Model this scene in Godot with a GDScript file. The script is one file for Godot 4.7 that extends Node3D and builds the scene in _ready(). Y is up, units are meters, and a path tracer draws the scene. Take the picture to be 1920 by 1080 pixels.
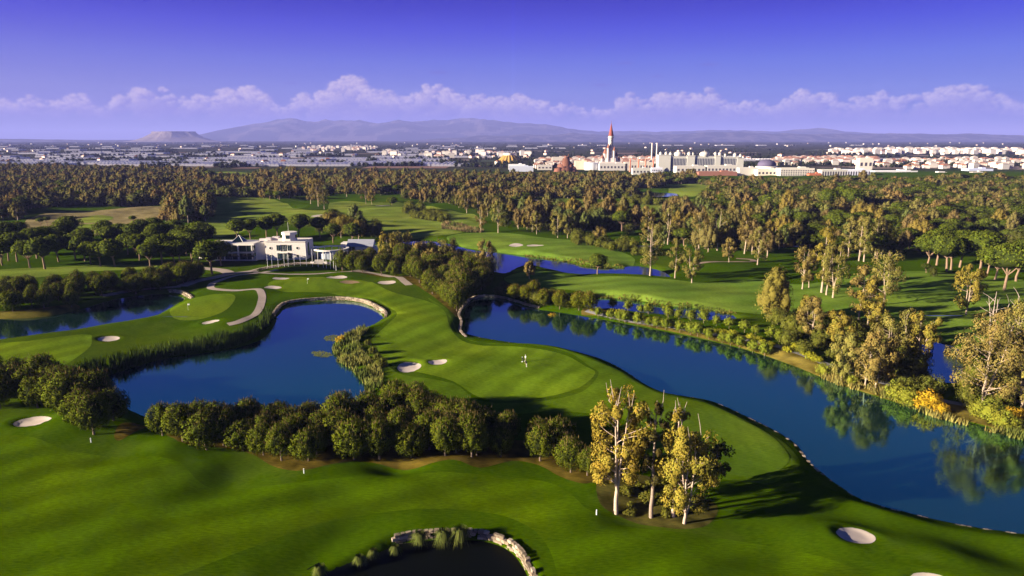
extends Node3D
# An aerial view over a golf course: ponds, fairways, pine groves, eucalyptus, a clubhouse, and a resort town under hazy mountains.

const WATER := -0.9
var rng := RandomNumberGenerator.new()
var hill_noise := FastNoiseLite.new()
var tone_noise := FastNoiseLite.new()
var fine_noise := FastNoiseLite.new()
var taken := {}
var blocks := []
var ponds := []
var bunkers := []
var mounds := []
var M := {}

# ---------------------------------------------------------------- small helpers
class MB:
	var v := PackedVector3Array()
	var n := PackedVector3Array()
	var c := PackedColorArray()
	func tri(a: Vector3, b: Vector3, d: Vector3, na: Vector3, nb: Vector3, nd: Vector3, col: Color) -> void:
		v.push_back(a); n.push_back(na)
		if (d - a).cross(b - a).dot(na + nb + nd) >= 0.0:
			v.push_back(b); v.push_back(d); n.push_back(nb); n.push_back(nd)
		else:
			v.push_back(d); v.push_back(b); n.push_back(nd); n.push_back(nb)
		c.push_back(col); c.push_back(col); c.push_back(col)
	func flat(a: Vector3, b: Vector3, d: Vector3, away: Vector3, col: Color) -> void:
		var f := (b - a).cross(d - a).normalized()
		if f.dot(away) < 0.0: f = -f
		tri(a, b, d, f, f, f, col)
	func quad(a: Vector3, b: Vector3, d: Vector3, e: Vector3, away: Vector3, col: Color) -> void:
		flat(a, b, d, away, col); flat(a, d, e, away, col)
	func box(at: Vector3, s: Vector3, col := Color.WHITE, turn := 0.0, top := Vector2.ONE) -> void:
		var h := s * 0.5
		var p := []
		for k in 8:
			var up := 1.0 if k & 2 else -1.0
			var sc := top if up > 0 else Vector2.ONE
			p.append(at + Vector3((h.x if k & 1 else -h.x) * sc.x, up * h.y, (h.z if k & 4 else -h.z) * sc.y).rotated(Vector3.UP, turn))
		for f in [[0, 1, 3, 2], [4, 5, 7, 6], [0, 2, 6, 4], [1, 3, 7, 5], [0, 1, 5, 4], [2, 3, 7, 6]]:
			var mid: Vector3 = (p[f[0]] + p[f[1]] + p[f[2]] + p[f[3]]) * 0.25
			quad(p[f[0]], p[f[1]], p[f[2]], p[f[3]], mid - at, col)
	func tube(path: Array, radii: Array, sides: int, col: Color) -> void:
		var rings := []
		for i in path.size():
			var d: Vector3 = (path[mini(i + 1, path.size() - 1)] - path[maxi(i - 1, 0)]).normalized()
			var u := d.cross(Vector3(0.31, 0.1, 0.95)).normalized()
			var w := d.cross(u)
			var ring := []
			for k in sides:
				var a := TAU * k / sides
				ring.append(u * cos(a) + w * sin(a))
			rings.append(ring)
		for i in path.size() - 1:
			for k in sides:
				var q := (k + 1) % sides
				var a: Vector3 = path[i] + rings[i][k] * radii[i]
				var b: Vector3 = path[i] + rings[i][q] * radii[i]
				var d: Vector3 = path[i + 1] + rings[i + 1][k] * radii[i + 1]
				var e: Vector3 = path[i + 1] + rings[i + 1][q] * radii[i + 1]
				tri(a, b, e, rings[i][k], rings[i][q], rings[i + 1][q], col)
				tri(a, e, d, rings[i][k], rings[i + 1][q], rings[i + 1][k], col)
	func lathe(at: Vector3, prof: Array, sides: int, col: Color, squash := Vector2.ONE, turn := 0.0, smooth := true) -> void:
		# prof: Vector2(radius, height)
		for i in prof.size() - 1:
			var p: Vector2 = prof[i]
			var q: Vector2 = prof[i + 1]
			var sl := Vector2(q.y - p.y, p.x - q.x).normalized()
			for k in sides:
				var a := TAU * k / sides + turn
				var b := TAU * (k + 1) / sides + turn
				var ca := Vector3(cos(a) * squash.x, 0, sin(a) * squash.y)
				var cb := Vector3(cos(b) * squash.x, 0, sin(b) * squash.y)
				var na := (ca * sl.x + Vector3.UP * sl.y).normalized()
				var nb := (cb * sl.x + Vector3.UP * sl.y).normalized()
				if not smooth:
					na = (na + nb).normalized()
					nb = na
				var A := at + ca * p.x + Vector3.UP * p.y
				var B := at + cb * p.x + Vector3.UP * p.y
				var C := at + cb * q.x + Vector3.UP * q.y
				var D := at + ca * q.x + Vector3.UP * q.y
				if p.x > 1e-4: tri(A, B, C, na, nb, nb, col)
				if q.x > 1e-4: tri(A, C, D, na, nb, na, col)
	func blob(at: Vector3, r: Vector3, col: Color, rough: float, g: RandomNumberGenerator, rings := 4, sides := 7) -> void:
		var pts := []
		for i in rings + 1:
			var row := []
			for k in sides:
				var th := PI * i / rings
				var ph := TAU * (k + 0.5 * (i % 2)) / sides
				var d := Vector3(sin(th) * cos(ph), cos(th), sin(th) * sin(ph))
				var s := 1.0 + g.randf_range(-rough, rough)
				if (i == 0 or i == rings) and k > 0: row.append(row[0])
				else: row.append([at + d * r * s, (d / r).normalized()])
			pts.append(row)
		for i in rings:
			for k in sides:
				var q := (k + 1) % sides
				var a = pts[i][k]
				var b = pts[i][q]
				var d = pts[i + 1][k]
				var e = pts[i + 1][q]
				if i > 0: tri(a[0], b[0], e[0], a[1], b[1], e[1], col)
				if i < rings - 1 or true: tri(a[0], e[0], d[0], a[1], e[1], d[1], col)
	func rock(at: Vector3, s: Vector3, col: Color, turn: float, g: RandomNumberGenerator) -> void:
		# a rough hewn stone: a box with its corners knocked about and its edges cut
		var p := []
		for k in 8:
			var q := Vector3(1.0 if k & 1 else -1.0, 1.0 if k & 2 else -1.0, 1.0 if k & 4 else -1.0)
			for e in 3:
				var w := q
				w[e] *= g.randf_range(0.55, 0.8)
				w += Vector3(g.randf_range(-0.13, 0.13), g.randf_range(-0.13, 0.13), g.randf_range(-0.13, 0.13))
				p.append(at + (w * s * 0.5).rotated(Vector3.UP, turn))
		for k in 8:
			flat(p[k * 3], p[k * 3 + 1], p[k * 3 + 2], p[k * 3] - at, col)
		for e in 3:
			var o1 := (e + 1) % 3
			var o2 := (e + 2) % 3
			for b1 in 2:
				# the face across axis e, and the two cut edges along axis e
				var f := []
				for m in [[0, 0], [1, 0], [1, 1], [0, 1]]:
					var k: int = (b1 << e) | (m[0] << o1) | (m[1] << o2)
					f.append(k)
				var oct := [p[f[0] * 3 + o1], p[f[1] * 3 + o1], p[f[1] * 3 + o2], p[f[2] * 3 + o2], p[f[2] * 3 + o1], p[f[3] * 3 + o1], p[f[3] * 3 + o2], p[f[0] * 3 + o2]]
				var mid := Vector3.ZERO
				for w in oct: mid += w
				mid /= 8.0
				for w in 8: flat(mid, oct[w], oct[(w + 1) % 8], mid - at, col)
				for b2 in 2:
					var k0: int = (b1 << o1) | (b2 << o2)
					var k1: int = k0 | (1 << e)
					quad(p[k0 * 3 + o1], p[k1 * 3 + o1], p[k1 * 3 + o2], p[k0 * 3 + o2], (p[k0 * 3 + o1] + p[k1 * 3 + o2]) * 0.5 - at, col)
	func leaf(p: Vector3, nor: Vector3, face: Vector3, long: Vector3, l: float, w: float, col: Color) -> void:
		var f := face.normalized()
		if f.dot(nor) < 0.05: f = (f + nor * (0.3 - f.dot(nor))).normalized()
		var t := (long - f * long.dot(f)).normalized() * l
		var s := f.cross(t).normalized() * w
		tri(p - t, p + s, p + t, nor, nor, nor, col)
		tri(p - t, p + t, p - s, nor, nor, nor, col)
	func spike(p: Vector3, up: Vector3, w: float, nor: Vector3, side: Vector3, col: Color) -> void:
		tri(p - side * w, p + side * w, p + up, nor, nor, nor, col)
	func mesh(m: Material) -> ArrayMesh:
		var arr := []
		arr.resize(Mesh.ARRAY_MAX)
		arr[Mesh.ARRAY_VERTEX] = v
		arr[Mesh.ARRAY_NORMAL] = n
		arr[Mesh.ARRAY_COLOR] = c
		var am := ArrayMesh.new()
		if v.size(): 
			am.add_surface_from_arrays(Mesh.PRIMITIVE_TRIANGLES, arr)
			am.surface_set_material(0, m)
		return am

func pv(a: Array) -> PackedVector2Array:
	var o := PackedVector2Array()
	for i in range(0, a.size(), 2): o.push_back(Vector2(a[i], a[i + 1]))
	return o

func smooth(p: PackedVector2Array, closed := true, sub := 4) -> PackedVector2Array:
	var o := PackedVector2Array()
	var n := p.size()
	for i in (n if closed else n - 1):
		var a := p[(i - 1 + n) % n] if closed or i > 0 else p[i]
		var b := p[i]
		var c := p[(i + 1) % n]
		var d := p[(i + 2) % n] if closed or i < n - 2 else c
		for k in sub:
			o.push_back(b.cubic_interpolate(c, a, d, float(k) / sub))
	if not closed: o.push_back(p[n - 1])
	return o

func numbered(called: String) -> String:
	var k: int = taken.get(called, 0)
	taken[called] = k + 1
	return called if k == 0 else "%s_%03d" % [called, k]

func tag(o: Node, label: String, category := "", group := "", kind := "") -> Node:
	if label: o.set_meta("label", label)
	if category: o.set_meta("category", category)
	if group: o.set_meta("group", group)
	if kind: o.set_meta("kind", kind)
	return o

func thing(called: String, label: String, category: String, at := Vector3.ZERO, turn := 0.0, group := "") -> Node3D:
	var o := Node3D.new()
	o.name = numbered(called)
	add_child(o)
	o.position = at
	o.rotation.y = turn
	tag(o, label, category, group)
	return o

func part(called: String, m: Mesh, parent: Node, mat: Material = null) -> MeshInstance3D:
	var o := MeshInstance3D.new()
	o.name = called if parent != self else numbered(called)
	o.mesh = m
	if mat: o.material_override = mat
	parent.add_child(o, true)
	return o

func struct(called: String, m: Mesh, label: String, parent: Node = self) -> MeshInstance3D:
	var o := part(called, m, parent)
	if parent == self: tag(o, label, "", "", "structure")
	return o

func scatter(called: String, m: Mesh, where: Array, tints: Array, label: String, category: String, parent: Node = self) -> void:
	if where.is_empty(): return
	var mm := MultiMesh.new()
	mm.transform_format = MultiMesh.TRANSFORM_3D
	mm.use_colors = not tints.is_empty()
	mm.mesh = m
	mm.instance_count = where.size()
	for i in where.size():
		mm.set_instance_transform(i, where[i])
		if tints.size(): mm.set_instance_color(i, tints[i])
	var o := MultiMeshInstance3D.new()
	o.name = numbered(called) if parent == self else called
	o.multimesh = mm
	parent.add_child(o, true)
	tag(o, label if parent == self else "", category if parent == self else "", "", "stuff")

func mat(col: Color, rough := 0.9, extra := {}) -> StandardMaterial3D:
	var m := StandardMaterial3D.new()
	m.albedo_color = col.linear_to_srgb()
	m.roughness = rough
	m.metallic_specular = 0.3
	m.vertex_color_use_as_albedo = true
	for k in extra: m.set(k, extra[k])
	return m

func noise_tex(freq: float, low: Color, high: Color, size := 512, octaves := 4, kind := FastNoiseLite.TYPE_SIMPLEX_SMOOTH) -> NoiseTexture2D:
	var n := FastNoiseLite.new()
	n.noise_type = kind
	n.frequency = freq
	n.fractal_octaves = octaves
	n.seed = int(freq * 9000)
	var t := NoiseTexture2D.new()
	t.width = size; t.height = size
	t.seamless = true
	t.noise = n
	var g := Gradient.new()
	g.set_color(0, low.linear_to_srgb()); g.set_color(1, high.linear_to_srgb())
	t.color_ramp = g
	return t

const ORD := ["first", "second", "third", "fourth", "fifth", "sixth", "seventh", "eighth", "ninth", "tenth", "eleventh", "twelfth", "thirteenth", "fourteenth", "fifteenth", "sixteenth", "seventeenth", "eighteenth", "nineteenth", "twentieth"]
func nth(i: int) -> String:
	if i < 20: return ORD[i]
	var tens: int = (i + 1) / 10
	if (i + 1) % 10 == 0: return ["thirtieth", "fortieth", "fiftieth", "sixtieth", "seventieth", "eightieth", "ninetieth", "last"][mini(tens - 3, 7)]
	return ["twenty", "thirty", "forty", "fifty", "sixty", "seventy", "eighty", "ninety"][mini(tens - 2, 7)] + "-" + ORD[i % 10]

# ---------------------------------------------------------------- the ground's height
func signed(p: Vector2, q: PackedVector2Array) -> float:
	var best := 1e9
	var n := q.size()
	for i in n:
		var c := Geometry2D.get_closest_point_to_segment(p, q[i], q[i + 1 if i + 1 < n else 0])
		best = minf(best, p.distance_squared_to(c))
	return sqrt(best) if Geometry2D.is_point_in_polygon(p, q) else -sqrt(best)

func height(x: float, z: float) -> float:
	var far := clampf((-z - 1000.0) / 200.0, 0.0, 1.0) 
	var side := clampf((absf(x) - 1350.0) / 200.0, 0.0, 1.0)
	var keep := (1.0 - far) * (1.0 - side)
	var amp := 1.1 if z > -480.0 else 1.6
	var h := (hill_noise.get_noise_2d(x, z) * amp + fine_noise.get_noise_2d(x * 1.3, z * 1.3) * 0.085) * keep + 0.15
	for m in mounds:
		var dx: float = (x - m[0])
		var dz: float = (z - m[1])
		var c: float = m[5]
		var s: float = m[6]
		var u: float = (dx * c + dz * s) / m[2]
		var w: float = (dz * c - dx * s) / m[3]
		var q := u * u + w * w
		if q < 6.0: h += m[4] * exp(-q * 1.2)
	for b in bunkers:
		var dx: float = x - b[0]
		var dz: float = z - b[1]
		if absf(dx) + absf(dz) > (b[2] + b[3]) * 2.5: continue
		var u: float = dx / b[2]
		var w: float = dz / b[3]
		var q := sqrt(u * u + w * w)
		h += -b[4] * 0.42 * (1.0 - smoothstep(0.7, 1.15, q)) + b[4] * 0.34 * clampf(0.55 - 0.55 * (w * 0.9 + u * 0.5) / maxf(q, 0.2), 0.0, 1.0) * exp(-pow((q - 1.4) * 2.6, 2.0))
	for p in ponds:
		var r: Rect2 = p.box
		if not r.has_point(Vector2(x, z)): continue
		var s := signed(Vector2(x, z), p.poly)
		var bank: float = p.bank
		if s > -bank:
			if s < 0.0:
				h = lerpf(h, -0.7, smoothstep(-bank, 0.0, s))
			else:
				h = -0.7 - minf(s * 0.7, 2.2)
	return h

func pond(called: String, pts: Array, bank: float, label: String) -> void:
	var poly := smooth(pv(pts))
	var r := Rect2(poly[0], Vector2.ZERO)
	for p in poly: r = r.expand(p)
	ponds.append({"name": called, "poly": poly, "box": r.grow(bank + 1.0), "bank": bank, "label": label})

func block(x0: float, x1: float, z0: float, z1: float, cell: float, snaps: Array) -> void:
	# snaps: how coarse the neighbour is across x0, x1, z0, z1, in cells
	var nx := int(round((x1 - x0) / cell))
	var nz := int(round((z1 - z0) / cell))
	var h := PackedFloat32Array()
	h.resize((nx + 1) * (nz + 1))
	for j in nz + 1:
		for i in nx + 1:
			h[j * (nx + 1) + i] = height(x0 + i * cell, z0 + j * cell)
	for side in 4:
		var k: int = snaps[side]
		if k < 2: continue
		var count := nz if side < 2 else nx
		for i in count + 1:
			if i % k == 0: continue
			var lo := i - i % k
			var hi := mini(lo + k, count)
			var at := func(t: int) -> int:
				return t * (nx + 1) + (0 if side == 0 else nx) if side < 2 else t + (0 if side == 2 else nz * (nx + 1))
			h[at.call(i)] = lerpf(h[at.call(lo)], h[at.call(hi)], float(i - lo) / (hi - lo))
	var nn := PackedVector3Array()
	nn.resize(h.size())
	for j in nz + 1:
		for i in nx + 1:
			var a := h[j * (nx + 1) + maxi(i - 1, 0)]
			var b := h[j * (nx + 1) + mini(i + 1, nx)]
			var c := h[maxi(j - 1, 0) * (nx + 1) + i]
			var d := h[mini(j + 1, nz) * (nx + 1) + i]
			nn[j * (nx + 1) + i] = Vector3(a - b, 2.0 * cell, c - d).normalized()
	blocks.append({"x": x0, "z": z0, "cell": cell, "nx": nx, "nz": nz, "h": h, "n": nn})

func lay(x: float, z: float) -> float:
	# the height of the built ground (not of the formula) under a point
	for b in blocks:
		var u: float = (x - b.x) / b.cell
		var w: float = (z - b.z) / b.cell
		if u >= 0 and w >= 0 and u < b.nx and w < b.nz:
			var i := int(u)
			var j := int(w)
			var fu := u - i
			var fw := w - j
			var s: int = b.nx + 1
			var h: PackedFloat32Array = b.h
			var a := h[j * s + i]
			var c := h[j * s + i + 1]
			var d := h[(j + 1) * s + i]
			var e := h[(j + 1) * s + i + 1]
			return a + (c - a) * fu + (e - c) * fw if fu > fw else a + (e - d) * fu + (d - a) * fw
	return 0.0

func on(x: float, z: float, sink := 0.0) -> Vector3:
	return Vector3(x, lay(x, z) - sink, z)

func ground_tone(x: float, z: float) -> Color:
	var t := tone_noise.get_noise_2d(x, z)
	var f := fine_noise.get_noise_2d(x, z)
	var far := smoothstep(1050.0, 1250.0, -z)
	var green := Color(0.066, 0.122, 0.003).lerp(Color(0.115, 0.14, 0.01), clampf(t * 0.9 + f * 0.25 - 0.05, 0.0, 0.8))
	var field := Color(0.075, 0.07, 0.05).lerp(Color(0.05, 0.075, 0.03), clampf(t * 2.0 + 0.5, 0.0, 1.0))
	var c := green.lerp(field, far)
	var k := 1.0 + f * 0.16
	return Color(c.r * k, c.g * k, c.b * k)

func build_ground() -> void:
	var mb := MB.new()
	for b in blocks:
		var s: int = b.nx + 1
		var col := PackedColorArray()
		col.resize(s * (b.nz + 1))
		for j in b.nz + 1:
			for i in s:
				col[j * s + i] = ground_tone(b.x + i * b.cell, b.z + j * b.cell)
		for j in b.nz:
			for i in b.nx:
				var k := [j * s + i, j * s + i + 1, (j + 1) * s + i + 1, (j + 1) * s + i]
				var x: float = b.x + i * b.cell
				var z: float = b.z + j * b.cell
				var p := [Vector3(x, b.h[k[0]], z), Vector3(x + b.cell, b.h[k[1]], z), Vector3(x + b.cell, b.h[k[2]], z + b.cell), Vector3(x, b.h[k[3]], z + b.cell)]
				for t in [[0, 1, 2], [0, 2, 3]]:
					for q in t:
						mb.v.push_back(p[q]); mb.n.push_back(b.n[k[q]]); mb.c.push_back(col[k[q]])
	# the plain beyond, out to the horizon, in ever larger squares
	var edges := [-1600.0, 1600.0, -1280.0, 64.0]
	var xs := [-48000.0, -24000.0, -12000.0, -6000.0, -3200.0, -1600.0, 0.0, 1600.0, 3200.0, 6000.0, 12000.0, 24000.0, 48000.0]
	var zs := [-48000.0, -24000.0, -16000.0, -11000.0, -8000.0, -6000.0, -4500.0, -3500.0, -2700.0, -2000.0, -1600.0, -1280.0, 64.0, 2000.0, 8000.0, 30000.0]
	for i in xs.size() - 1:
		for j in zs.size() - 1:
			if xs[i] >= edges[0] and xs[i + 1] <= edges[1] and zs[j] >= edges[2] and zs[j + 1] <= edges[3]: continue
			var q := [Vector3(xs[i], 0.15, zs[j]), Vector3(xs[i + 1], 0.15, zs[j]), Vector3(xs[i + 1], 0.15, zs[j + 1]), Vector3(xs[i], 0.15, zs[j + 1])]
			for t in [[0, 1, 2], [0, 2, 3]]:
				for w in t:
					mb.v.push_back(q[w]); mb.n.push_back(Vector3.UP); mb.c.push_back(Color(0.07, 0.068, 0.045))
	struct("ground", mb.mesh(M.grass), "rough mown grass and plain under the whole golf course")

func sheet(called: String, poly: PackedVector2Array, off: float, tone: Callable, m: Material, label: String) -> MeshInstance3D:
	# a sheet cut to an outline, lying a little above the ground and following each of its triangles
	var mb := MB.new()
	var r := Rect2(poly[0], Vector2.ZERO)
	for p in poly: r = r.expand(p)
	var np := poly.size()
	for b in blocks:
		var cell: float = b.cell
		if not r.grow(cell).intersects(Rect2(b.x, b.z, b.nx * cell, b.nz * cell)): continue
		var edge := {}
		for i in np:
			var a := poly[i]
			var d := poly[(i + 1) % np]
			var steps := int(a.distance_to(d) / (cell * 0.4)) + 1
			for t in steps + 1:
				var p := a.lerp(d, float(t) / steps)
				var ci := int(floor((p.x - b.x) / cell))
				var cj := int(floor((p.y - b.z) / cell))
				for u in [-1, 0, 1]:
					for w in [-1, 0, 1]:
						edge[Vector2i(ci + u, cj + w)] = true
		var i0 := maxi(0, int(floor((r.position.x - b.x) / cell)))
		var i1 := mini(b.nx - 1, int(floor((r.end.x - b.x) / cell)))
		var j0 := maxi(0, int(floor((r.position.y - b.z) / cell)))
		var j1 := mini(b.nz - 1, int(floor((r.end.y - b.z) / cell)))
		var s: int = b.nx + 1
		for j in range(j0, j1 + 1):
			for i in range(i0, i1 + 1):
				var x: float = b.x + i * cell
				var z: float = b.z + j * cell
				var cut: bool = edge.has(Vector2i(i, j))
				if not cut and not Geometry2D.is_point_in_polygon(Vector2(x + cell * 0.5, z + cell * 0.5), poly): continue
				var k := [j * s + i, j * s + i + 1, (j + 1) * s + i + 1, (j + 1) * s + i]
				var p := [Vector2(x, z), Vector2(x + cell, z), Vector2(x + cell, z + cell), Vector2(x, z + cell)]
				for t in [[0, 1, 2], [0, 2, 3]]:
					var ha: float = b.h[k[t[0]]]
					var hb: float = b.h[k[t[1]]]
					var hc: float = b.h[k[t[2]]]
					var pa: Vector2 = p[t[0]]
					var pb: Vector2 = p[t[1]]
					var pc: Vector2 = p[t[2]]
					if not cut:
						for q in [[pa, ha, t[0]], [pb, hb, t[1]], [pc, hc, t[2]]]:
							mb.v.push_back(Vector3(q[0].x, q[1] + off, q[0].y)); mb.n.push_back(b.n[k[q[2]]]); mb.c.push_back(tone.call(q[0].x, q[0].y))
						continue
					for piece in Geometry2D.intersect_polygons(PackedVector2Array([pa, pb, pc]), poly):
						if piece.size() < 3: continue
						var ids := Geometry2D.triangulate_polygon(piece)
						var den := (pb.y - pc.y) * (pa.x - pc.x) + (pc.x - pb.x) * (pa.y - pc.y)
						for q in range(0, ids.size(), 3):
							var tri := [piece[ids[q]], piece[ids[q + 1]], piece[ids[q + 2]]]
							if (tri[1] - tri[0]).cross(tri[2] - tri[0]) < 0.0: tri = [tri[0], tri[2], tri[1]]
							for w in tri:
								var la: float = ((pb.y - pc.y) * (w.x - pc.x) + (pc.x - pb.x) * (w.y - pc.y)) / den
								var lb: float = ((pc.y - pa.y) * (w.x - pc.x) + (pa.x - pc.x) * (w.y - pc.y)) / den
								var lc := 1.0 - la - lb
								mb.v.push_back(Vector3(w.x, ha * la + hb * lb + hc * lc + off, w.y))
								mb.n.push_back((b.n[k[t[0]]] * la + b.n[k[t[1]]] * lb + b.n[k[t[2]]] * lc).normalized())
								mb.c.push_back(tone.call(w.x, w.y))
	return struct(called, mb.mesh(m), label)

func grass_tone(base: Color, stripe: float, way: float, wide: float) -> Callable:
	var cs := cos(deg_to_rad(way))
	var sn := sin(deg_to_rad(way))
	return func(x: float, z: float) -> Color:
		var t := tone_noise.get_noise_2d(x * 1.7 + 90.0, z * 1.7)
		var f := fine_noise.get_noise_2d(x, z)
		var st := stripe * clampf(sin((x * cs + z * sn + t * 3.0) * TAU / wide) * 3.0, -1.0, 1.0)
		var k := 1.0 + st + f * 0.14
		var c := base.lerp(Color(base.r * 1.32, base.g * 1.14, base.b * 1.2), clampf(t * 1.3 + 0.2, 0.0, 1.0))
		return Color(c.r * k, c.g * k, c.b * k)

func plain_tone(base: Color, vary := 0.12) -> Callable:
	return func(x: float, z: float) -> Color:
		var k := 1.0 + fine_noise.get_noise_2d(x * 2.0, z * 2.0) * vary * 2.0
		return Color(base.r * k, base.g * k, base.b * k)

func ribbon(pts: PackedVector2Array, wide: float) -> PackedVector2Array:
	var o := PackedVector2Array()
	var back := PackedVector2Array()
	for i in pts.size():
		var d := (pts[mini(i + 1, pts.size() - 1)] - pts[maxi(i - 1, 0)]).normalized()
		var s := Vector2(-d.y, d.x) * wide * 0.5
		o.push_back(pts[i] + s)
		back.push_back(pts[i] - s)
	back.reverse()
	o.append_array(back)
	return o

# ---------------------------------------------------------------- the sky
func sky_picture() -> ImageTexture:
	var W := 4096
	var Hh := 2048
	var n := FastNoiseLite.new()
	n.noise_type = FastNoiseLite.TYPE_SIMPLEX_SMOOTH
	n.frequency = 1.0
	n.fractal_octaves = 5
	n.fractal_gain = 0.52
	n.seed = 11
	var big := FastNoiseLite.new()
	big.frequency = 1.0
	big.fractal_octaves = 2
	big.seed = 5
	# clear air, by degrees above the horizon (sRGB): nearest the sun, and away from it
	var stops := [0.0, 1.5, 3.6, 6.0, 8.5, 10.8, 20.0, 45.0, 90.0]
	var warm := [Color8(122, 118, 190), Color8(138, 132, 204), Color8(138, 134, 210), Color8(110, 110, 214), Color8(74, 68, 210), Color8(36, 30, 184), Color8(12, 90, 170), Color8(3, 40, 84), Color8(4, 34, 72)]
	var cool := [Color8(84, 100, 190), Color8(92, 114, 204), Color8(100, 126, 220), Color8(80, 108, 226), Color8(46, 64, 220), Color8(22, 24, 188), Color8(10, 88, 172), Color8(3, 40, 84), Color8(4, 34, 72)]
	var step := 360.0 / W
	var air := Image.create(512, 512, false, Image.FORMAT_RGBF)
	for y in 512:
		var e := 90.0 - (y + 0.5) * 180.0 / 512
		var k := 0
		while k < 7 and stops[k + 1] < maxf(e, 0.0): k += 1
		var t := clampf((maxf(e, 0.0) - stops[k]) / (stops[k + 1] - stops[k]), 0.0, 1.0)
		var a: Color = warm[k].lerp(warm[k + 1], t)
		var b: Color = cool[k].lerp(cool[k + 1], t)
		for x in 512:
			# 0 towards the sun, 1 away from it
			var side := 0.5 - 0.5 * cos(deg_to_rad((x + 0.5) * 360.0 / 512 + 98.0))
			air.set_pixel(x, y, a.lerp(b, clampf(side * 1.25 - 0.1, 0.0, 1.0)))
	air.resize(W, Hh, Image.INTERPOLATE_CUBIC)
	air.convert(Image.FORMAT_RGB8)
	# cumulus: banks of puffs, each lit from the sun's side, hazy towards their base
	var g := RandomNumberGenerator.new()
	g.seed = 404
	var puffs := []
	for k in 9000:
		var az := g.randf_range(-180.0, 180.0)
		var ca := cos(deg_to_rad(az)) * 57.3
		var sa := sin(deg_to_rad(az)) * 57.3
		var hum := big.get_noise_2d(ca * 0.13, sa * 0.13)
		var lump := n.get_noise_2d(ca * 0.3 + 9.0, sa * 0.3)
		var tall := 1.85 + hum * 1.5 + lump * 0.95
		tall -= smoothstep(3.0, 9.0, az) * (1.0 - smoothstep(60.0, 90.0, az)) * 0.75
		tall -= smoothstep(26.0, 36.0, -az) * 1.2 * (1.0 - smoothstep(60.0, 90.0, -az))
		tall = maxf(tall, 0.45)
		var up := pow(g.randf(), 0.8)
		if g.randf() > 0.45 + 1.1 * (n.get_noise_2d(ca * 0.09 + 50.0, sa * 0.09) + 0.45): continue
		puffs.append([az, 1.45 + (tall + 0.3) * up, g.randf_range(0.16, 0.52) * (1.25 - 0.65 * up) * clampf(tall * 0.6, 0.55, 1.2), up])
	for k in 46:
		# small dark shreds higher up
		puffs.append([g.randf_range(-180.0, 180.0), g.randf_range(3.9, 6.2), g.randf_range(0.12, 0.3), -1.0])
	puffs.sort_custom(func(p, q): return p[1] > q[1])
	for p in puffs:
		var r: float = p[2]
		var wide := (1.35 + 1.1 * fposmod(p[0] * 7.31, 1.0)) if p[3] >= 0.0 else 4.0
		var flat := 1.0 if p[3] >= 0.0 else 0.4
		var x0 := int(floor((p[0] - r * wide * 1.4) / step))
		var x1 := int(ceil((p[0] + r * wide * 1.4) / step))
		for y in range(int((90.0 - p[1] - r * 1.4) / step), int((90.0 - p[1] + r * 1.4) / step) + 1):
			var e := 90.0 - (y + 0.5) * step
			for xx in range(x0, x1 + 1):
				var az := (xx + 0.5) * step
				var u: float = (az - p[0]) / (r * wide)
				var v: float = (e - p[1]) / (r * flat)
				var m := sqrt(u * u + v * v) + n.get_noise_2d(az * 2.6, e * 3.4) * 0.42
				if m > 1.0: continue
				var x := posmod(xx, W)
				var c := air.get_pixel(x, y)
				var side := 0.5 - 0.5 * cos(deg_to_rad(az + 98.0))
				if p[3] < 0.0:
					air.set_pixel(x, y, c.lerp(Color8(104, 92, 194), 0.5 * smoothstep(0.0, 0.6, 1.0 - m)))
					continue
				var lit := clampf(0.42 + 0.5 * (v * 0.75 - u * 0.66) + n.get_noise_2d(az * 5.0, e * 6.0) * 0.35, 0.0, 1.0)
				lit *= 0.45 + 0.55 * smoothstep(0.1, 0.75, p[3])
				var dim := Color8(146, 134, 212).lerp(Color8(112, 118, 210), clampf(side * 1.2, 0.0, 1.0))
				var bright := Color8(240, 214, 230).lerp(Color8(214, 202, 234), clampf(side, 0.0, 1.0))
				var cover := smoothstep(0.0, 0.34, 1.0 - m) * smoothstep(0.2, 2.6, e) * 0.92
				air.set_pixel(x, y, c.lerp(dim.lerp(bright, lit * lit * (3.0 - 2.0 * lit)), cover))
	return ImageTexture.create_from_image(air)

# ---------------------------------------------------------------- trees
func jit(col: Color, g: RandomNumberGenerator, v := 0.22) -> Color:
	var k := 1.0 + g.randf_range(-v, v)
	return Color(col.r * k * (1.0 + g.randf_range(-0.08, 0.08)), col.g * k, col.b * k)

func dir(g: RandomNumberGenerator) -> Vector3:
	var y := g.randf_range(-1.0, 1.0)
	var a := g.randf() * TAU
	var r := sqrt(1.0 - y * y)
	return Vector3(r * cos(a), y, r * sin(a))

func lobe(mb: MB, at: Vector3, r: Vector3, count: int, size: float, col: Color, heart: Vector3, g: RandomNumberGenerator, hang := 0.0, own := 0.75) -> void:
	var tone := jit(col, g, 0.16)
	for i in count:
		var d := dir(g)
		var p := at + d * r * g.randf_range(0.6, 1.08)
		var away := (p - heart).normalized()
		if d.dot(away) < -0.45 and g.randf() < 0.75:
			d = -d
			p = at + d * r * g.randf_range(0.6, 1.08)
			away = (p - heart).normalized()
		var nor := ((d / r).normalized() * own + away * (1.0 - own)).normalized()
		var long := dir(g).lerp(Vector3.DOWN, hang)
		mb.leaf(p, nor, nor + dir(g) * 0.75, long, size * g.randf_range(0.7, 1.3), size * g.randf_range(0.3, 0.55), jit(tone, g))

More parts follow.
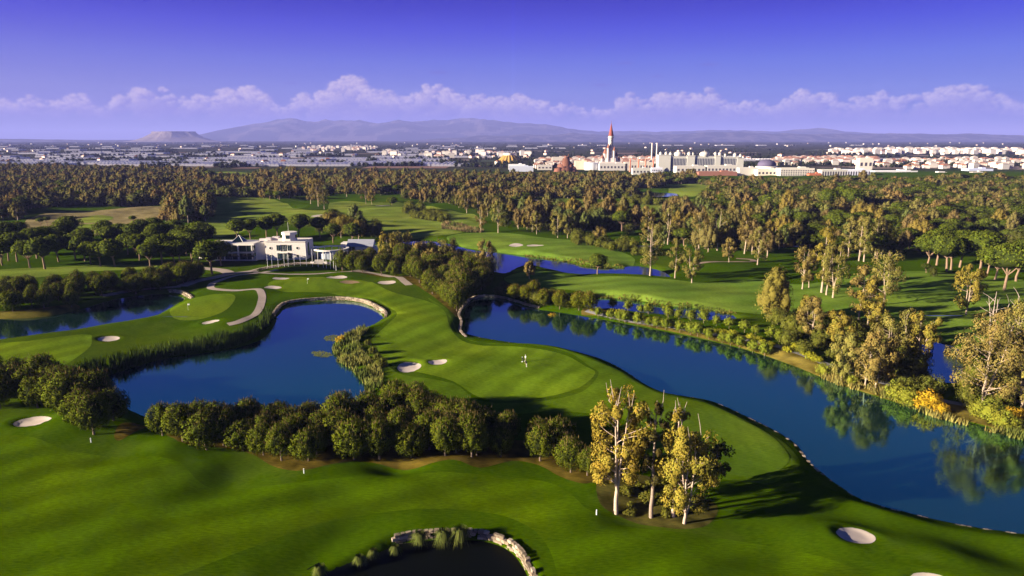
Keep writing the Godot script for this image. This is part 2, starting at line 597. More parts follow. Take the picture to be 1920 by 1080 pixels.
func stem(mb: MB, a: Vector3, b: Vector3, ra: float, rb: float, bend: float, g: RandomNumberGenerator, col: Color, sides := 6, parts := 4) -> Array:
	var path := []
	var radii := []
	var off := Vector3(g.randf_range(-1, 1), 0, g.randf_range(-1, 1)) * bend
	for i in parts + 1:
		var t := float(i) / parts
		path.append(a.lerp(b, t) + off * sin(t * PI) + Vector3(g.randf_range(-1, 1), 0, g.randf_range(-1, 1)) * bend * 0.25 * (1.0 if i > 0 and i < parts else 0.0))
		radii.append(lerpf(ra, rb, t))
	mb.tube(path, radii, sides, col)
	return path

func tree_meshes(wood: MB, leaves: MB, wood_mat: Material, leaf_mat: Material) -> Array:
	return [wood.mesh(wood_mat), leaves.mesh(leaf_mat)]

# a dense young pine: short trunk, a round crown of many tufts with pale upright shoots on the upper side
func young_pine(sd: int, tall: float, wide: float, dense := 1.0) -> Array:
	var g := RandomNumberGenerator.new()
	g.seed = sd
	var wood := MB.new()
	var lv := MB.new()
	var bare := tall * g.randf_range(0.2, 0.27)
	stem(wood, Vector3(0, -0.6, 0), Vector3(g.randf_range(-0.2, 0.2), bare, 0), 0.24, 0.19, 0.1, g, Color(0.2, 0.15, 0.11))
	stem(wood, Vector3(0, bare, 0), Vector3(0, tall * 0.8, 0), 0.18, 0.05, 0.15, g, Color(0.2, 0.15, 0.11))
	var mid := Vector3(0, bare + (tall - bare) * 0.46, 0)
	var half := Vector3(wide * 0.5, (tall - bare) * 0.54, wide * 0.5)
	lv.blob(mid, half * 0.7, Color(0.03, 0.036, 0.008), 0.1, g, 6, 9)  # core darker than the tufts: shade inside the crown put into its colour
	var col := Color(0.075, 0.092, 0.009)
	var count := int(64 * dense)
	for i in count:
		# spread evenly over an egg that is fuller below its middle
		var y := 1.0 - 2.0 * (i + 0.5) / count
		var a := i * 2.39996 + g.randf_range(-0.4, 0.4)
		var rr := sqrt(1.0 - y * y)
		var d := Vector3(rr * cos(a), y, rr * sin(a))
		var swell := 1.0 + 0.07 * sin(a * 2.0 + sd) - 0.18 * maxf(y, 0.0)
		var at := mid + d * half * g.randf_range(0.8, 0.94) * Vector3(swell, 1.0, swell)
		var r := wide * g.randf_range(0.125, 0.17)
		lobe(lv, at, Vector3(r, r * 1.05, r), 66, wide * 0.032, col, mid, g, 0.0, 0.7)
		if y > -0.25:
			for k in (3 if y > 0.2 else 1):
				var p := at + Vector3(g.randf_range(-r, r) * 0.8, r * g.randf_range(0.5, 1.0), g.randf_range(-r, r) * 0.8)
				var out := Vector3(d.x, 0.3, d.z).normalized()
				lv.spike(p, Vector3(d.x * 0.12, g.randf_range(0.4, 0.75), d.z * 0.12), 0.075, out, out.cross(Vector3.UP).normalized(), jit(Color(0.24, 0.18, 0.07), g))
				lv.spike(p, Vector3(d.x * 0.1, g.randf_range(0.4, 0.7), d.z * 0.1), 0.07, Vector3(out.z, 0.2, -out.x), out, jit(Color(0.22, 0.16, 0.06), g))
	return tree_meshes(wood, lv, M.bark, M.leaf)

# an umbrella pine: a bare trunk that forks into a shallow dome of foliage, flat below
func umbrella_pine(sd: int, tall: float, wide: float, deep: float, fine := 1.0) -> Array:
	var g := RandomNumberGenerator.new()
	g.seed = sd
	var wood := MB.new()
	var lv := MB.new()
	var col := Color(0.085, 0.108, 0.013)
	var fork := tall * g.randf_range(0.3, 0.4)
	var lean := Vector3(g.randf_range(-0.8, 0.8), 0, g.randf_range(-0.8, 0.8))
	stem(wood, Vector3(0, -0.6, 0), lean * 0.5 + Vector3(0, fork, 0), tall * 0.034, tall * 0.024, 0.2, g, Color(0.3, 0.2, 0.14))
	var mid := lean + Vector3(0, tall - deep * 0.66, 0)
	for k in 6:
		var a := TAU * k / 6.0 + g.randf_range(-0.4, 0.4)
		stem(wood, lean * 0.5 + Vector3(0, fork - 0.1, 0), mid + Vector3(cos(a), 0.05, sin(a)) * wide * g.randf_range(0.22, 0.36), tall * 0.016, tall * 0.006, 0.4, g, Color(0.28, 0.19, 0.13), 5)
	lv.blob(mid + Vector3(0, deep * 0.1, 0), Vector3(wide * 0.41, deep * 0.45, wide * 0.41), Color(0.035, 0.045, 0.01), 0.12, g, 5, 10)  # dome core coloured darker than its foliage, painted shade between the clumps
	var n := int(60 * fine)
	for i in n:
		var rr := sqrt((i + 0.5) / n)
		var a := i * 2.39996 + g.randf_range(-0.3, 0.3)
		var edge := 1.0 + 0.13 * sin(a * 3.0 + sd) + 0.07 * sin(a * 5.0)
		var y := sqrt(maxf(0.0, 1.0 - rr * rr * 0.94)) * deep * 0.66 - deep * 0.1
		var at := mid + Vector3(cos(a) * rr * wide * 0.46 * edge, y + g.randf_range(-0.3, 0.3), sin(a) * rr * wide * 0.46 * edge)
		var r := wide * g.randf_range(0.085, 0.125)
		lobe(lv, at, Vector3(r, r * 0.72, r), int(26 * fine), wide * 0.032 / sqrt(fine), col, mid - Vector3(0, deep * 0.5, 0), g, 0.0, 0.7)
		if rr > 0.75:
			lobe(lv, at - Vector3(0, deep * 0.22, 0), Vector3(r, r * 0.6, r), int(14 * fine), wide * 0.03 / sqrt(fine), col, mid, g)
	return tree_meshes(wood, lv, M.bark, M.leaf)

# a eucalyptus: pale forking stems, limbs, and foliage hung in separate clumps with the sky between them
func eucalyptus(sd: int, tall: float, wide: float, stems: int, bare: float, full := 1.0, leafy := 60, size := 0.34, col := Color(0.105, 0.092, 0.022), bark := Color(0.5, 0.42, 0.34), spiky := 0, plump := 1.0) -> Array:
	var g := RandomNumberGenerator.new()
	g.seed = sd
	var wood := MB.new()
	var lv := MB.new()
	var spots := []
	var base_r := tall * 0.0145
	var fork := tall * bare * g.randf_range(0.45, 0.85)
	if stems == 1: fork = tall * bare * 0.6
	stem(wood, Vector3(0, -0.8, 0), Vector3(0, fork, 0), base_r * 1.35, base_r, 0.12, g, bark, 8, 3)
	for s in stems:
		var a := TAU * s / stems + g.randf_range(-0.5, 0.5) + sd
		var reach := 0.0 if stems == 1 else wide * g.randf_range(0.14, 0.24)
		var top := Vector3(cos(a) * reach, tall * g.randf_range(0.86, 1.0), sin(a) * reach)
		if s == 0: top = Vector3(cos(a) * reach * 0.5, tall, sin(a) * reach * 0.5)
		var path := stem(wood, Vector3(0, fork - 0.15, 0), top, base_r * (0.8 if stems > 1 else 1.0), base_r * 0.16, wide * 0.06, g, bark, 7, 7)
		var limbs := int((9.0 if stems > 1 else 15.0) * full)
		for k in limbs:
			var t := lerpf(maxf(0.05, (bare * tall - fork) / (tall - fork)), 0.97, (k + g.randf()) / limbs)
			var ft := t * 7.0
			var i := mini(int(ft), 6)
			var from: Vector3 = path[i].lerp(path[i + 1], ft - i)
			var hy := from.y / tall
			var u := clampf((hy - bare) / (1.0 - bare), 0.0, 1.0)
			var prof := sin(PI * pow(clampf(u * 0.86 + 0.14, 0.0, 1.0), 0.85))
			var b := a + k * 2.4 + g.randf_range(-0.5, 0.5) if stems == 1 else a + g.randf_range(-1.5, 1.5)
			var out := wide * 0.5 * (0.3 + 0.7 * prof) * g.randf_range(0.55, 1.0)
			var to := Vector3(cos(b) * out, 0, sin(b) * out) + (from * Vector3(0.6, 0, 0.6))
			var lim := Vector2(to.x, to.z).limit_length(wide * 0.5)
			to = Vector3(lim.x, from.y + out * g.randf_range(0.25, 0.8), lim.y)
			to.y = minf(to.y, tall * 0.985)
			stem(wood, from, to, base_r * lerpf(0.42, 0.12, t), base_r * 0.09, out * 0.12, g, bark, 5, 4)
			spots.append([to, 1.0])
			spots.append([from.lerp(to, g.randf_range(0.5, 0.75)) + Vector3(g.randf_range(-0.4, 0.4), g.randf_range(-0.6, 0.3), g.randf_range(-0.4, 0.4)), 0.8])
			if g.randf() < 0.6: spots.append([to + Vector3(g.randf_range(-1, 1), g.randf_range(-1.4, -0.2), g.randf_range(-1, 1)) * wide * 0.08, 0.75])
		spots.append([top - Vector3(0, tall * 0.02, 0), 0.6])
	for k in spiky:
		# dead shoots standing out of the top
		var p := Vector3(g.randf_range(-0.2, 0.2) * wide, tall * g.randf_range(0.8, 0.95), g.randf_range(-0.2, 0.2) * wide)
		stem(wood, p, p + Vector3(g.randf_range(-0.7, 0.7), g.randf_range(1.4, 3.2), g.randf_range(-0.7, 0.7)), 0.07, 0.03, 0.1, g, Color(0.5, 0.43, 0.38), 4, 2)
	for s in spots:
		var at: Vector3 = s[0]
		var r: float = wide * g.randf_range(0.1, 0.165) * s[1] * plump
		var heart := Vector3(0, at.y - wide * 0.1, 0)
		lobe(lv, at - Vector3(0, r * 0.35, 0), Vector3(r, r * g.randf_range(1.0, 1.5), r), int(leafy * s[1]), size, col, heart, g, 0.55, 0.65)
	return tree_meshes(wood, lv, M.pale_bark, M.leaf)

# a full crowned forest tree: a few big leafy masses on one or two stems
func forest_tree(sd: int, tall: float, wide: float, masses: int, leafy: int, size: float, col: Color, low := 0.22, bark := Color(0.48, 0.4, 0.32)) -> Array:
	var g := RandomNumberGenerator.new()
	g.seed = sd
	var wood := MB.new()
	var lv := MB.new()
	stem(wood, Vector3(0, -0.8, 0), Vector3(0, tall * 0.35, 0), tall * 0.02, tall * 0.015, 0.2, g, bark, 6, 3)
	for i in masses:
		var t := (i + 0.5) / masses
		var a := i * 2.4 + g.randf_range(-0.5, 0.5)
		var prof := sin(PI * (0.2 + 0.72 * t))
		var r := wide * g.randf_range(0.13, 0.21) * (1.1 - 0.35 * t)
		var out := maxf(0.0, wide * 0.5 * prof - r * 0.8) * g.randf_range(0.6, 1.0)
		var at := Vector3(cos(a) * out, tall * lerpf(low + 0.1, 0.96, t) - r * 0.5 * t, sin(a) * out)
		stem(wood, Vector3(0, minf(tall * 0.34, at.y * 0.7), 0), at, tall * 0.009, tall * 0.003, 0.3, g, bark, 5, 3)
		var egg := Vector3(r, r * g.randf_range(1.2, 1.9), r)
		lv.blob(at, egg * 0.6, col * 0.8, 0.2, g, 4, 6)  # heart of each mass in darkened leaf colour, as inner shade
		lobe(lv, at, egg * 1.12, leafy, size, col, Vector3(0, at.y - r * 2.0, 0), g, 0.5, 0.6)
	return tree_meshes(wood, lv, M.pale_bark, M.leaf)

# a bush or a small round tree
func bush(sd: int, tall: float, wide: float, col: Color, leafy := 26, bare := 0.0, size := 0.16, n := 26) -> Array:
	var g := RandomNumberGenerator.new()
	g.seed = sd
	var wood := MB.new()
	var lv := MB.new()
	stem(wood, Vector3(0, -0.4, 0), Vector3(0, maxf(bare * tall, tall * 0.3), 0), wide * 0.035, wide * 0.025, 0.04, g, Color(0.22, 0.17, 0.12), 5, 2)
	var mid := Vector3(0, tall * (bare + (1.0 - bare) * 0.42), 0)
	var half := Vector3(wide * 0.5, tall * (1.0 - bare) * 0.56, wide * 0.5)
	lv.blob(mid, half * 0.72, Color(col.r * 0.75, col.g * 0.75, col.b * 0.75), 0.12, g, 5, 8)  # core in darkened leaf colour, painting the shade within
	for i in n:
		var y := 1.0 - 1.8 * (i + 0.5) / n
		var a := i * 2.39996 + g.randf_range(-0.4, 0.4)
		var rr := sqrt(maxf(0.0, 1.0 - y * y))
		var at := mid + Vector3(rr * cos(a), y, rr * sin(a)) * half * g.randf_range(0.7, 1.0)
		var r := wide * g.randf_range(0.13, 0.2)
		lobe(lv, at, Vector3(r, r, r), leafy, size, col, mid, g, 0.0, 0.7)
	return tree_meshes(wood, lv, M.bark, M.leaf)

# a leafless tree, white against the lake
func snag(sd: int, tall: float, wide: float) -> Array:
	var g := RandomNumberGenerator.new()
	g.seed = sd
	var wood := MB.new()
	var col := Color(0.5, 0.44, 0.4)
	for s in 4:
		var a := TAU * s / 4.0 + g.randf()
		var top := Vector3(cos(a) * wide * 0.3, tall * g.randf_range(0.75, 1.0), sin(a) * wide * 0.3)
		var path := stem(wood, Vector3(0, -0.6, 0), top, 0.24, 0.05, 0.5, g, col, 6, 6)
		for k in 6:
			var from: Vector3 = path[2 + k % 4].lerp(path[3 + k % 4], g.randf())
			stem(wood, from, from + Vector3(g.randf_range(-0.3, 0.3) * wide, tall * g.randf_range(0.06, 0.16), g.randf_range(-0.3, 0.3) * wide), 0.08, 0.03, 0.2, g, col, 4, 3)
	return [wood.mesh(M.pale_bark)]

func plant_tree(called: String, m: Array, at: Vector3, scale: float, turn: float, label: String, category: String, group := "", crown_mat: Material = null, stretch := 1.0) -> Node3D:
	var o := thing(called, label, category, at, turn, group)
	o.scale = Vector3(scale, scale * stretch, scale)
	part("trunk", m[0], o)
	if m.size() > 1: part("crown", m[1], o, crown_mat)
	return o

func scatter_in(poly: PackedVector2Array, gap: float, g: RandomNumberGenerator, fill := 1.0, holes := []) -> Array:
	# places on a jittered grid, inside an outline
	var out := []
	var r := Rect2(poly[0], Vector2.ZERO)
	for p in poly: r = r.expand(p)
	var j := 0
	var z := r.position.y
	while z < r.end.y:
		var x := r.position.x + (gap * 0.5 if j % 2 else 0.0)
		while x < r.end.x:
			var p := Vector2(x + g.randf_range(-0.36, 0.36) * gap, z + g.randf_range(-0.36, 0.36) * gap)
			if g.randf() < fill and Geometry2D.is_point_in_polygon(p, poly):
				var ok := true
				for h in holes:
					if Geometry2D.is_point_in_polygon(p, h): ok = false
				if ok: out.append(p)
			x += gap
		z += gap * 0.87
		j += 1
	return out

# ---------------------------------------------------------------- the scene
func _ready() -> void:
	var cam := Camera3D.new()
	cam.name = "camera"
	cam.fov = 46.0
	cam.near = 0.5
	cam.far = 60000.0
	cam.position = Vector3(0, 55, 0)
	cam.rotation_degrees = Vector3(-12.413, 0, 0)
	add_child(cam)
	cam.current = true
	var env := Environment.new()
	env.background_mode = Environment.BG_SKY
	var sky := Sky.new()
	var pan := PanoramaSkyMaterial.new()
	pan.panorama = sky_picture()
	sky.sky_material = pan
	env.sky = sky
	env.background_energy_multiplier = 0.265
	env.tonemap_mode = Environment.TONE_MAPPER_LINEAR
	env.tonemap_exposure = 3.75
	env.sdfgi_enabled = true
	env.ssao_enabled = true
	env.ssil_enabled = true
	env.fog_enabled = true
	env.fog_light_color = Color(0.52, 0.55, 0.86)
	env.fog_density = 0.00005
	var we := WorldEnvironment.new()
	we.name = "air"
	we.environment = env
	add_child(we)
	var sun := DirectionalLight3D.new()
	sun.name = "sun"
	sun.light_energy = 1.6
	sun.light_color = Color(1.0, 0.93, 0.81)
	sun.light_angular_distance = 0.5
	sun.shadow_enabled = true
	var low := deg_to_rad(14.0)
	var way := deg_to_rad(73.0)
	sun.look_at_from_position(Vector3.ZERO, Vector3(sin(way) * cos(low), -sin(low), -cos(way) * cos(low)))
	add_child(sun)

	hill_noise.seed = 3; hill_noise.frequency = 0.016; hill_noise.fractal_octaves = 2
	tone_noise.seed = 8; tone_noise.frequency = 0.012; tone_noise.fractal_octaves = 3
	fine_noise.seed = 21; fine_noise.frequency = 0.13; fine_noise.fractal_octaves = 3
	make_materials()
	land()
	water()
	courses()
	mountains()
	town()
	clubhouse()
	groves()
	woods()
	banks()
	small_things()

func make_materials() -> void:
	var blade := noise_tex(0.09, Color(0.72, 0.72, 0.72), Color(1.0, 1.0, 1.0), 512, 5)
	var tri := {"uv1_triplanar": true, "uv1_world_triplanar": true, "uv1_scale": Vector3.ONE * 0.11, "albedo_texture": blade, "metallic_specular": 0.0}
	M.grass = mat(Color.WHITE, 0.95, tri)
	M.lawn = mat(Color.WHITE, 0.9, tri)
	# mowing lines and wear, drawn out along the fairways
	for m in [M.lawn, M.grass]:
		m.detail_enabled = true
		m.detail_blend_mode = BaseMaterial3D.BLEND_MODE_MUL
		m.detail_uv_layer = BaseMaterial3D.DETAIL_UV_2
		m.detail_albedo = noise_tex(0.035, Color(0.45, 0.52, 0.45), Color.WHITE, 1024, 5)
		m.uv2_triplanar = true
		m.uv2_world_triplanar = true
		m.uv2_scale = Vector3(0.018, 0.03, 0.075)
	M.leaf = mat(Color.WHITE, 0.75, {"metallic_specular": 0.06})
	M.leaf_brown = mat(Color(1.05, 0.9, 1.05), 0.75, {"metallic_specular": 0.06})
	M.leaf_gold = mat(Color(1.2, 1.08, 0.75), 0.75, {"metallic_specular": 0.06})
	M.leaf_green = mat(Color(0.72, 1.0, 0.85), 0.75, {"metallic_specular": 0.06})
	M.leaf_dark = mat(Color(0.6, 0.62, 0.6), 0.75, {"metallic_specular": 0.06})
	M.bark = mat(Color.WHITE, 0.95, {"uv1_triplanar": true, "uv1_scale": Vector3.ONE * 0.7, "albedo_texture": noise_tex(0.06, Color(0.55, 0.55, 0.55), Color.WHITE, 256)})
	M.pale_bark = mat(Color.WHITE, 0.9, {"uv1_triplanar": true, "uv1_scale": Vector3(0.6, 0.25, 0.6), "albedo_texture": noise_tex(0.045, Color(0.5, 0.42, 0.36), Color.WHITE, 256)})
	M.sand = mat(Color.WHITE, 0.95, {"uv1_triplanar": true, "uv1_world_triplanar": true, "uv1_scale": Vector3.ONE * 0.4, "albedo_texture": noise_tex(0.08, Color(0.8, 0.78, 0.76), Color.WHITE, 256)})
	M.stone = mat(Color.WHITE, 0.9, {"uv1_triplanar": true, "uv1_world_triplanar": true, "uv1_scale": Vector3.ONE * 0.8, "albedo_texture": noise_tex(0.05, Color(0.55, 0.5, 0.45), Color.WHITE, 256)})
	M.plain = mat(Color.WHITE, 0.7)
	M.wall = mat(Color.WHITE, 0.8, {"uv1_triplanar": true, "uv1_world_triplanar": true, "uv1_scale": Vector3.ONE * 0.2, "albedo_texture": noise_tex(0.02, Color(0.86, 0.85, 0.84), Color.WHITE, 256)})
	M.glass = mat(Color(0.012, 0.03, 0.035), 0.08, {"metallic_specular": 0.6})
	M.sheet_white = mat(Color(0.75, 0.75, 0.78), 0.35)
	M.rockface = mat(Color.WHITE, 0.95)
	var ripple := FastNoiseLite.new()
	ripple.frequency = 0.03
	ripple.fractal_octaves = 3
	var rt := NoiseTexture2D.new()
	rt.width = 512; rt.height = 512; rt.seamless = true; rt.as_normal_map = true; rt.bump_strength = 1.4
	rt.noise = ripple
	M.black_water = mat(Color(0.003, 0.004, 0.003), 0.35, {"metallic_specular": 0.12, "vertex_color_use_as_albedo": false})  # near-black, weakly reflecting water for the bottom pond
	M.water = mat(Color(0.07, 0.255, 0.225), 0.1, {"roughness_texture": noise_tex(0.004, Color(0.05, 0.05, 0.05), Color(1, 1, 1), 512, 4), "metallic": 0.94, "metallic_specular": 0.5, "vertex_color_use_as_albedo": false, "normal_enabled": true, "normal_texture": rt, "normal_scale": 0.12, "uv1_triplanar": true, "uv1_world_triplanar": true, "uv1_scale": Vector3.ONE * 0.08})

func land() -> void:
	pond("central_pond", [-98.8,-151.9,-96.1,-159.1,-91.2,-167.8,-83.8,-172.7,-76.8,-176.5,-71.7,-185.5,-72.8,-199.5,-76.0,-213.6,-75.9,-225.9,-69.2,-231.4,-60.3,-233.0,-51.3,-228.2,-42.6,-215.0,-41.5,-205.7,-43.8,-198.9,-46.8,-193.7,-49.2,-188.1,-49.4,-181.4,-44.9,-170.4,-38.3,-161.1,-34.1,-151.2,-31.9,-141.4,-32.7,-129.7,-38.2,-125.8,-44.5,-125.8,-51.2,-123.8,-58.1,-122.8,-65.0,-124.3,-72.4,-128.4,-82.0,-135.0,-91.0,-143.7], 5.0, "blue pond in the middle with a stone edge and reeds")
	pond("left_pond", [-178.9,-209.6,-162.6,-208.3,-153.3,-209.6,-147.4,-213.6,-144.4,-222.9,-141.2,-236.2,-134.8,-242.2,-127.4,-243.0,-119.1,-238.7,-116.0,-233.8,-115.8,-229.0,-115.4,-220.7,-115.5,-212.3,-119.5,-207.0,-125.0,-201.9,-129.9,-196.5,-134.9,-192.0,-140.0,-188.1,-145.8,-185.5,-156.5,-181.9], 4.0, "narrow pond at the left below the dense pine row")
	pond("long_lake", [-14.6,-231.4,-10.6,-238.7,-3.8,-236.2,2.8,-226.7,8.9,-220.7,17.5,-215.7,27.2,-208.9,39.0,-199.5,52.3,-188.1,63.6,-176.0,71.9,-161.1,75.5,-151.6,81.4,-141.4,87.8,-132.5,94.3,-125.8,98.1,-120.8,102.6,-114.9,107.1,-108.0,84.0,-82.1,79.6,-86.4,74.0,-88.0,66.3,-90.5,60.3,-93.9,55.6,-97.3,53.7,-102.4,52.5,-109.9,52.7,-119.7,48.2,-130.5,43.0,-139.2,34.7,-143.7,31.0,-149.1,28.5,-156.4,25.6,-163.5,21.0,-170.4,14.5,-176.0,5.9,-179.9,-3.0,-183.9,-10.8,-188.7,-14.5,-193.7,-14.6,-203.8,-16.0,-213.6], 4.0, "long dark blue lake crossing to the right edge")
	pond("upper_stream", [-60.5,-372.0,-48.2,-380.1,-38.4,-372.0,-28.2,-355.0,-17.7,-342.7,-2.7,-334.5,12.9,-323.5,24.9,-311.9,33.4,-298.4,47.3,-295.8,55.3,-301.0,63.1,-292.0,65.9,-277.8,63.4,-272.3,53.0,-275.6,42.5,-278.9,27.0,-281.2,16.4,-292.0,10.7,-298.4,3.6,-298.4,-3.4,-282.4,-10.5,-292.0,-19.7,-307.7,-28.4,-323.5,-37.8,-339.4,-49.3,-355.0], 4.0, "curving blue stream beyond the dense grove")
	pond("strip_pond", [23.7,-234.6,30.9,-239.6,41.7,-234.6,51.4,-226.7,61.4,-222.9,71.2,-215.0,69.4,-207.0,58.6,-205.7,51.7,-212.3,42.0,-215.7,34.0,-220.7,26.8,-220.7], 3.0, "small blue pond behind the row of saplings")
	pond("hidden_pond", [116.3,-184.9,120.4,-181.4,121.7,-176.5,114.2,-161.1,105.4,-151.2,100.4,-151.2,103.2,-161.1], 3.0, "blue water glimpsed between the trees on the right bank")
	pond("black_pond", [-19.1,-83.6,-16.7,-85.6,-14.4,-86.5,-12.2,-86.9,-9.1,-87.0,-6.1,-87.0,-3.4,-86.5,-1.1,-85.2,0.6,-83.2,1.8,-80.3,2.6,-77.5,2.9,-74.9,2.7,-66.7,-25.4,-66.7,-26.1,-75.0,-25.1,-78.8,-22.3,-81.4], 0.8, "black pond at the bottom edge under a stone wall")
	pond("far_pond", [-334,-777,-312,-785,-282,-768,-263,-714,-284,-700,-307,-714], 3.0, "far white water behind trees at the left")
	pond("far_pond", [120,-736,145,-744,168,-714,155.4,-667.1,125.1,-667.1,112.6,-686.5], 3.0, "far pond behind a row of tall bare trunks")
	pond("far_pond", [95.8,-497.3,109.1,-504.5,105.8,-480.2,94.5,-470.5], 3.0, "far pond in a gap of the middle wood")
	bunkers = []
	var bk := [-93.3,-123.5,3.7,2.4,1,-25.3,-158.5,2.9,3.9,0.9,-18.5,-161.3,2.3,2.1,0.7,48.0,-85.2,2.75,2.1,0.9,52.6,-75.0,3,2,0.9,-114.9,-185.6,3.1,2.3,0.8,-92.1,-200.5,2.8,2.1,0.8,-89.2,-247.1,3.2,2.6,0.8,-91.3,-262.6,3.2,2.2,0.6,-70.5,-267.9,4.2,3,0.8,-63.1,-257.6,4,2.4,0.7,-48.7,-257.6,3.8,2.6,0.8,2.2,-351.1,4,4,0.6,11.9,-347.5,4.5,4,0.6,-422,-1516,5,5,0.5,-108.2,-570.1,6,6,0.8,-137.9,-486.9,6,6,0.8]
	for i in range(0, bk.size(), 5): bunkers.append([bk[i], bk[i + 1], bk[i + 2], bk[i + 3], bk[i + 4]])
	var md := [-84.5,-123.7,7,6,1.5,20,-61.2,-114.4,7,4,1.3,30,-67.6,-110.2,8,4,-0.7,20,-26.9,-97.4,8,5,-0.8,10,-19.5,-106.2,5,3,-1.3,0,-22.7,-101.6,9,4,0.6,0,-47.1,-101.6,7,5,-0.9,20,-51.8,-104.3,5,4,0.7,20,-75.6,-97.4,8,5,-0.6,30,-61.1,-92.7,7,4,-0.5,30,-51.2,-90.5,6,4,-0.4,40,55.9,-89.1,5,12,-1.1,60,55.1,-91.9,4,9,0.9,60,59.2,-81.9,6,10,0.8,55,67.0,-80.8,6,8,-1,50,43.6,-85.7,6,5,0.8,0,31.8,-81.9,9,6,-0.6,0,-25.2,-84.4,6,4,-0.6,30,-28.2,-79.6,6,4,-0.5,30,-21.7,-89.1,6,3,-0.7,20,17.7,-90.5,5,3,-0.8,0,14.8,-101.6,8,5,0.8,40,-11.1,-108.2,8,4,0.9,10,-103.7,-220.8,17,11,1.2,10,-86.5,-200.5,8,6,1,30,-76.6,-257.6,24,10,0.9,0,-98.9,-267.9,9,5,1.1,0,-91.3,-240.9,7,5,1,0,-67.4,-275.6,8,5,1.2,0,-45.7,-264.7,8,5,1,0,-12.1,-162.6,9,7,0.9,0,11.0,-147.4,14,9,0.7,0,23.8,-150.9,10,8,0.7,20,-25.0,-191.7,12,10,0.5,0,5.8,-176.0,15,5,0.6,0,62.8,-270.0,22,10,0.8,0,38.2,-249.9,26,12,1,10,82.6,-232.4,24,12,0.9,0,138.9,-232.4,18,9,1.2,0,166.9,-259.6,18,8,1.4,0,147.4,-203.7,15,8,1,0,86.8,-293.6,22,10,1,0,-2.9,-364.1,24,12,1.4,0,26.8,-337.2,26,12,1.4,0,-35.2,-446.4,26,12,1.6,0,-83.4,-531.3,30,12,2.2,0,-124.7,-511.9,30,14,2.2,0,-140.8,-446.4,26,12,1.6,0,-191.9,-531.3,30,12,2,0,-209.2,-511.9,26,14,2,0,-91.5,-446.4,26,12,1.8,0,-45.1,-407.1,20,10,1.8,0,-234.7,-599.2,30,16,2,0,682,-851,260,260,9,0]
	for i in range(0, md.size(), 6):
		var a := deg_to_rad(-md[i + 5])
		mounds.append([md[i], md[i + 1], md[i + 2], md[i + 3], md[i + 4], cos(a), sin(a)])
	block(-176, 192, -208, -64, 1.0, [16, 16, 2, 16])
	block(-288, 304, -352, -208, 2.0, [8, 8, 2, 8])
	block(-640, 704, -640, -352, 4.0, [4, 4, 4, 4])
	block(-1600, 1600, -1280, -640, 16.0, [1, 1, 1, 1])
	for r in [[-1600, -640, -640], [-640, -288, -352], [-288, -176, -208], [192, 304, -208], [304, 704, -352], [704, 1600, -640]]:
		block(r[0], r[1], r[2], 64, 16.0, [1, 1, 1, 1])
	block(-176, 192, -64, 64, 16.0, [1, 1, 1, 1])
	build_ground()

func water() -> void:
	for p in ponds:
		var mb := MB.new()
		var poly: PackedVector2Array = p.poly
		var grown := Geometry2D.offset_polygon(poly, 2.5)
		for g in grown:
			var ids := Geometry2D.triangulate_polygon(g)
			for k in range(0, ids.size(), 3):
				mb.flat(Vector3(g[ids[k]].x, WATER, g[ids[k]].y), Vector3(g[ids[k + 1]].x, WATER, g[ids[k + 1]].y), Vector3(g[ids[k + 2]].x, WATER, g[ids[k + 2]].y), Vector3.UP, Color.WHITE)
		struct(p.name, mb.mesh(M.black_water if p.name == "black_pond" else M.water), p.label)

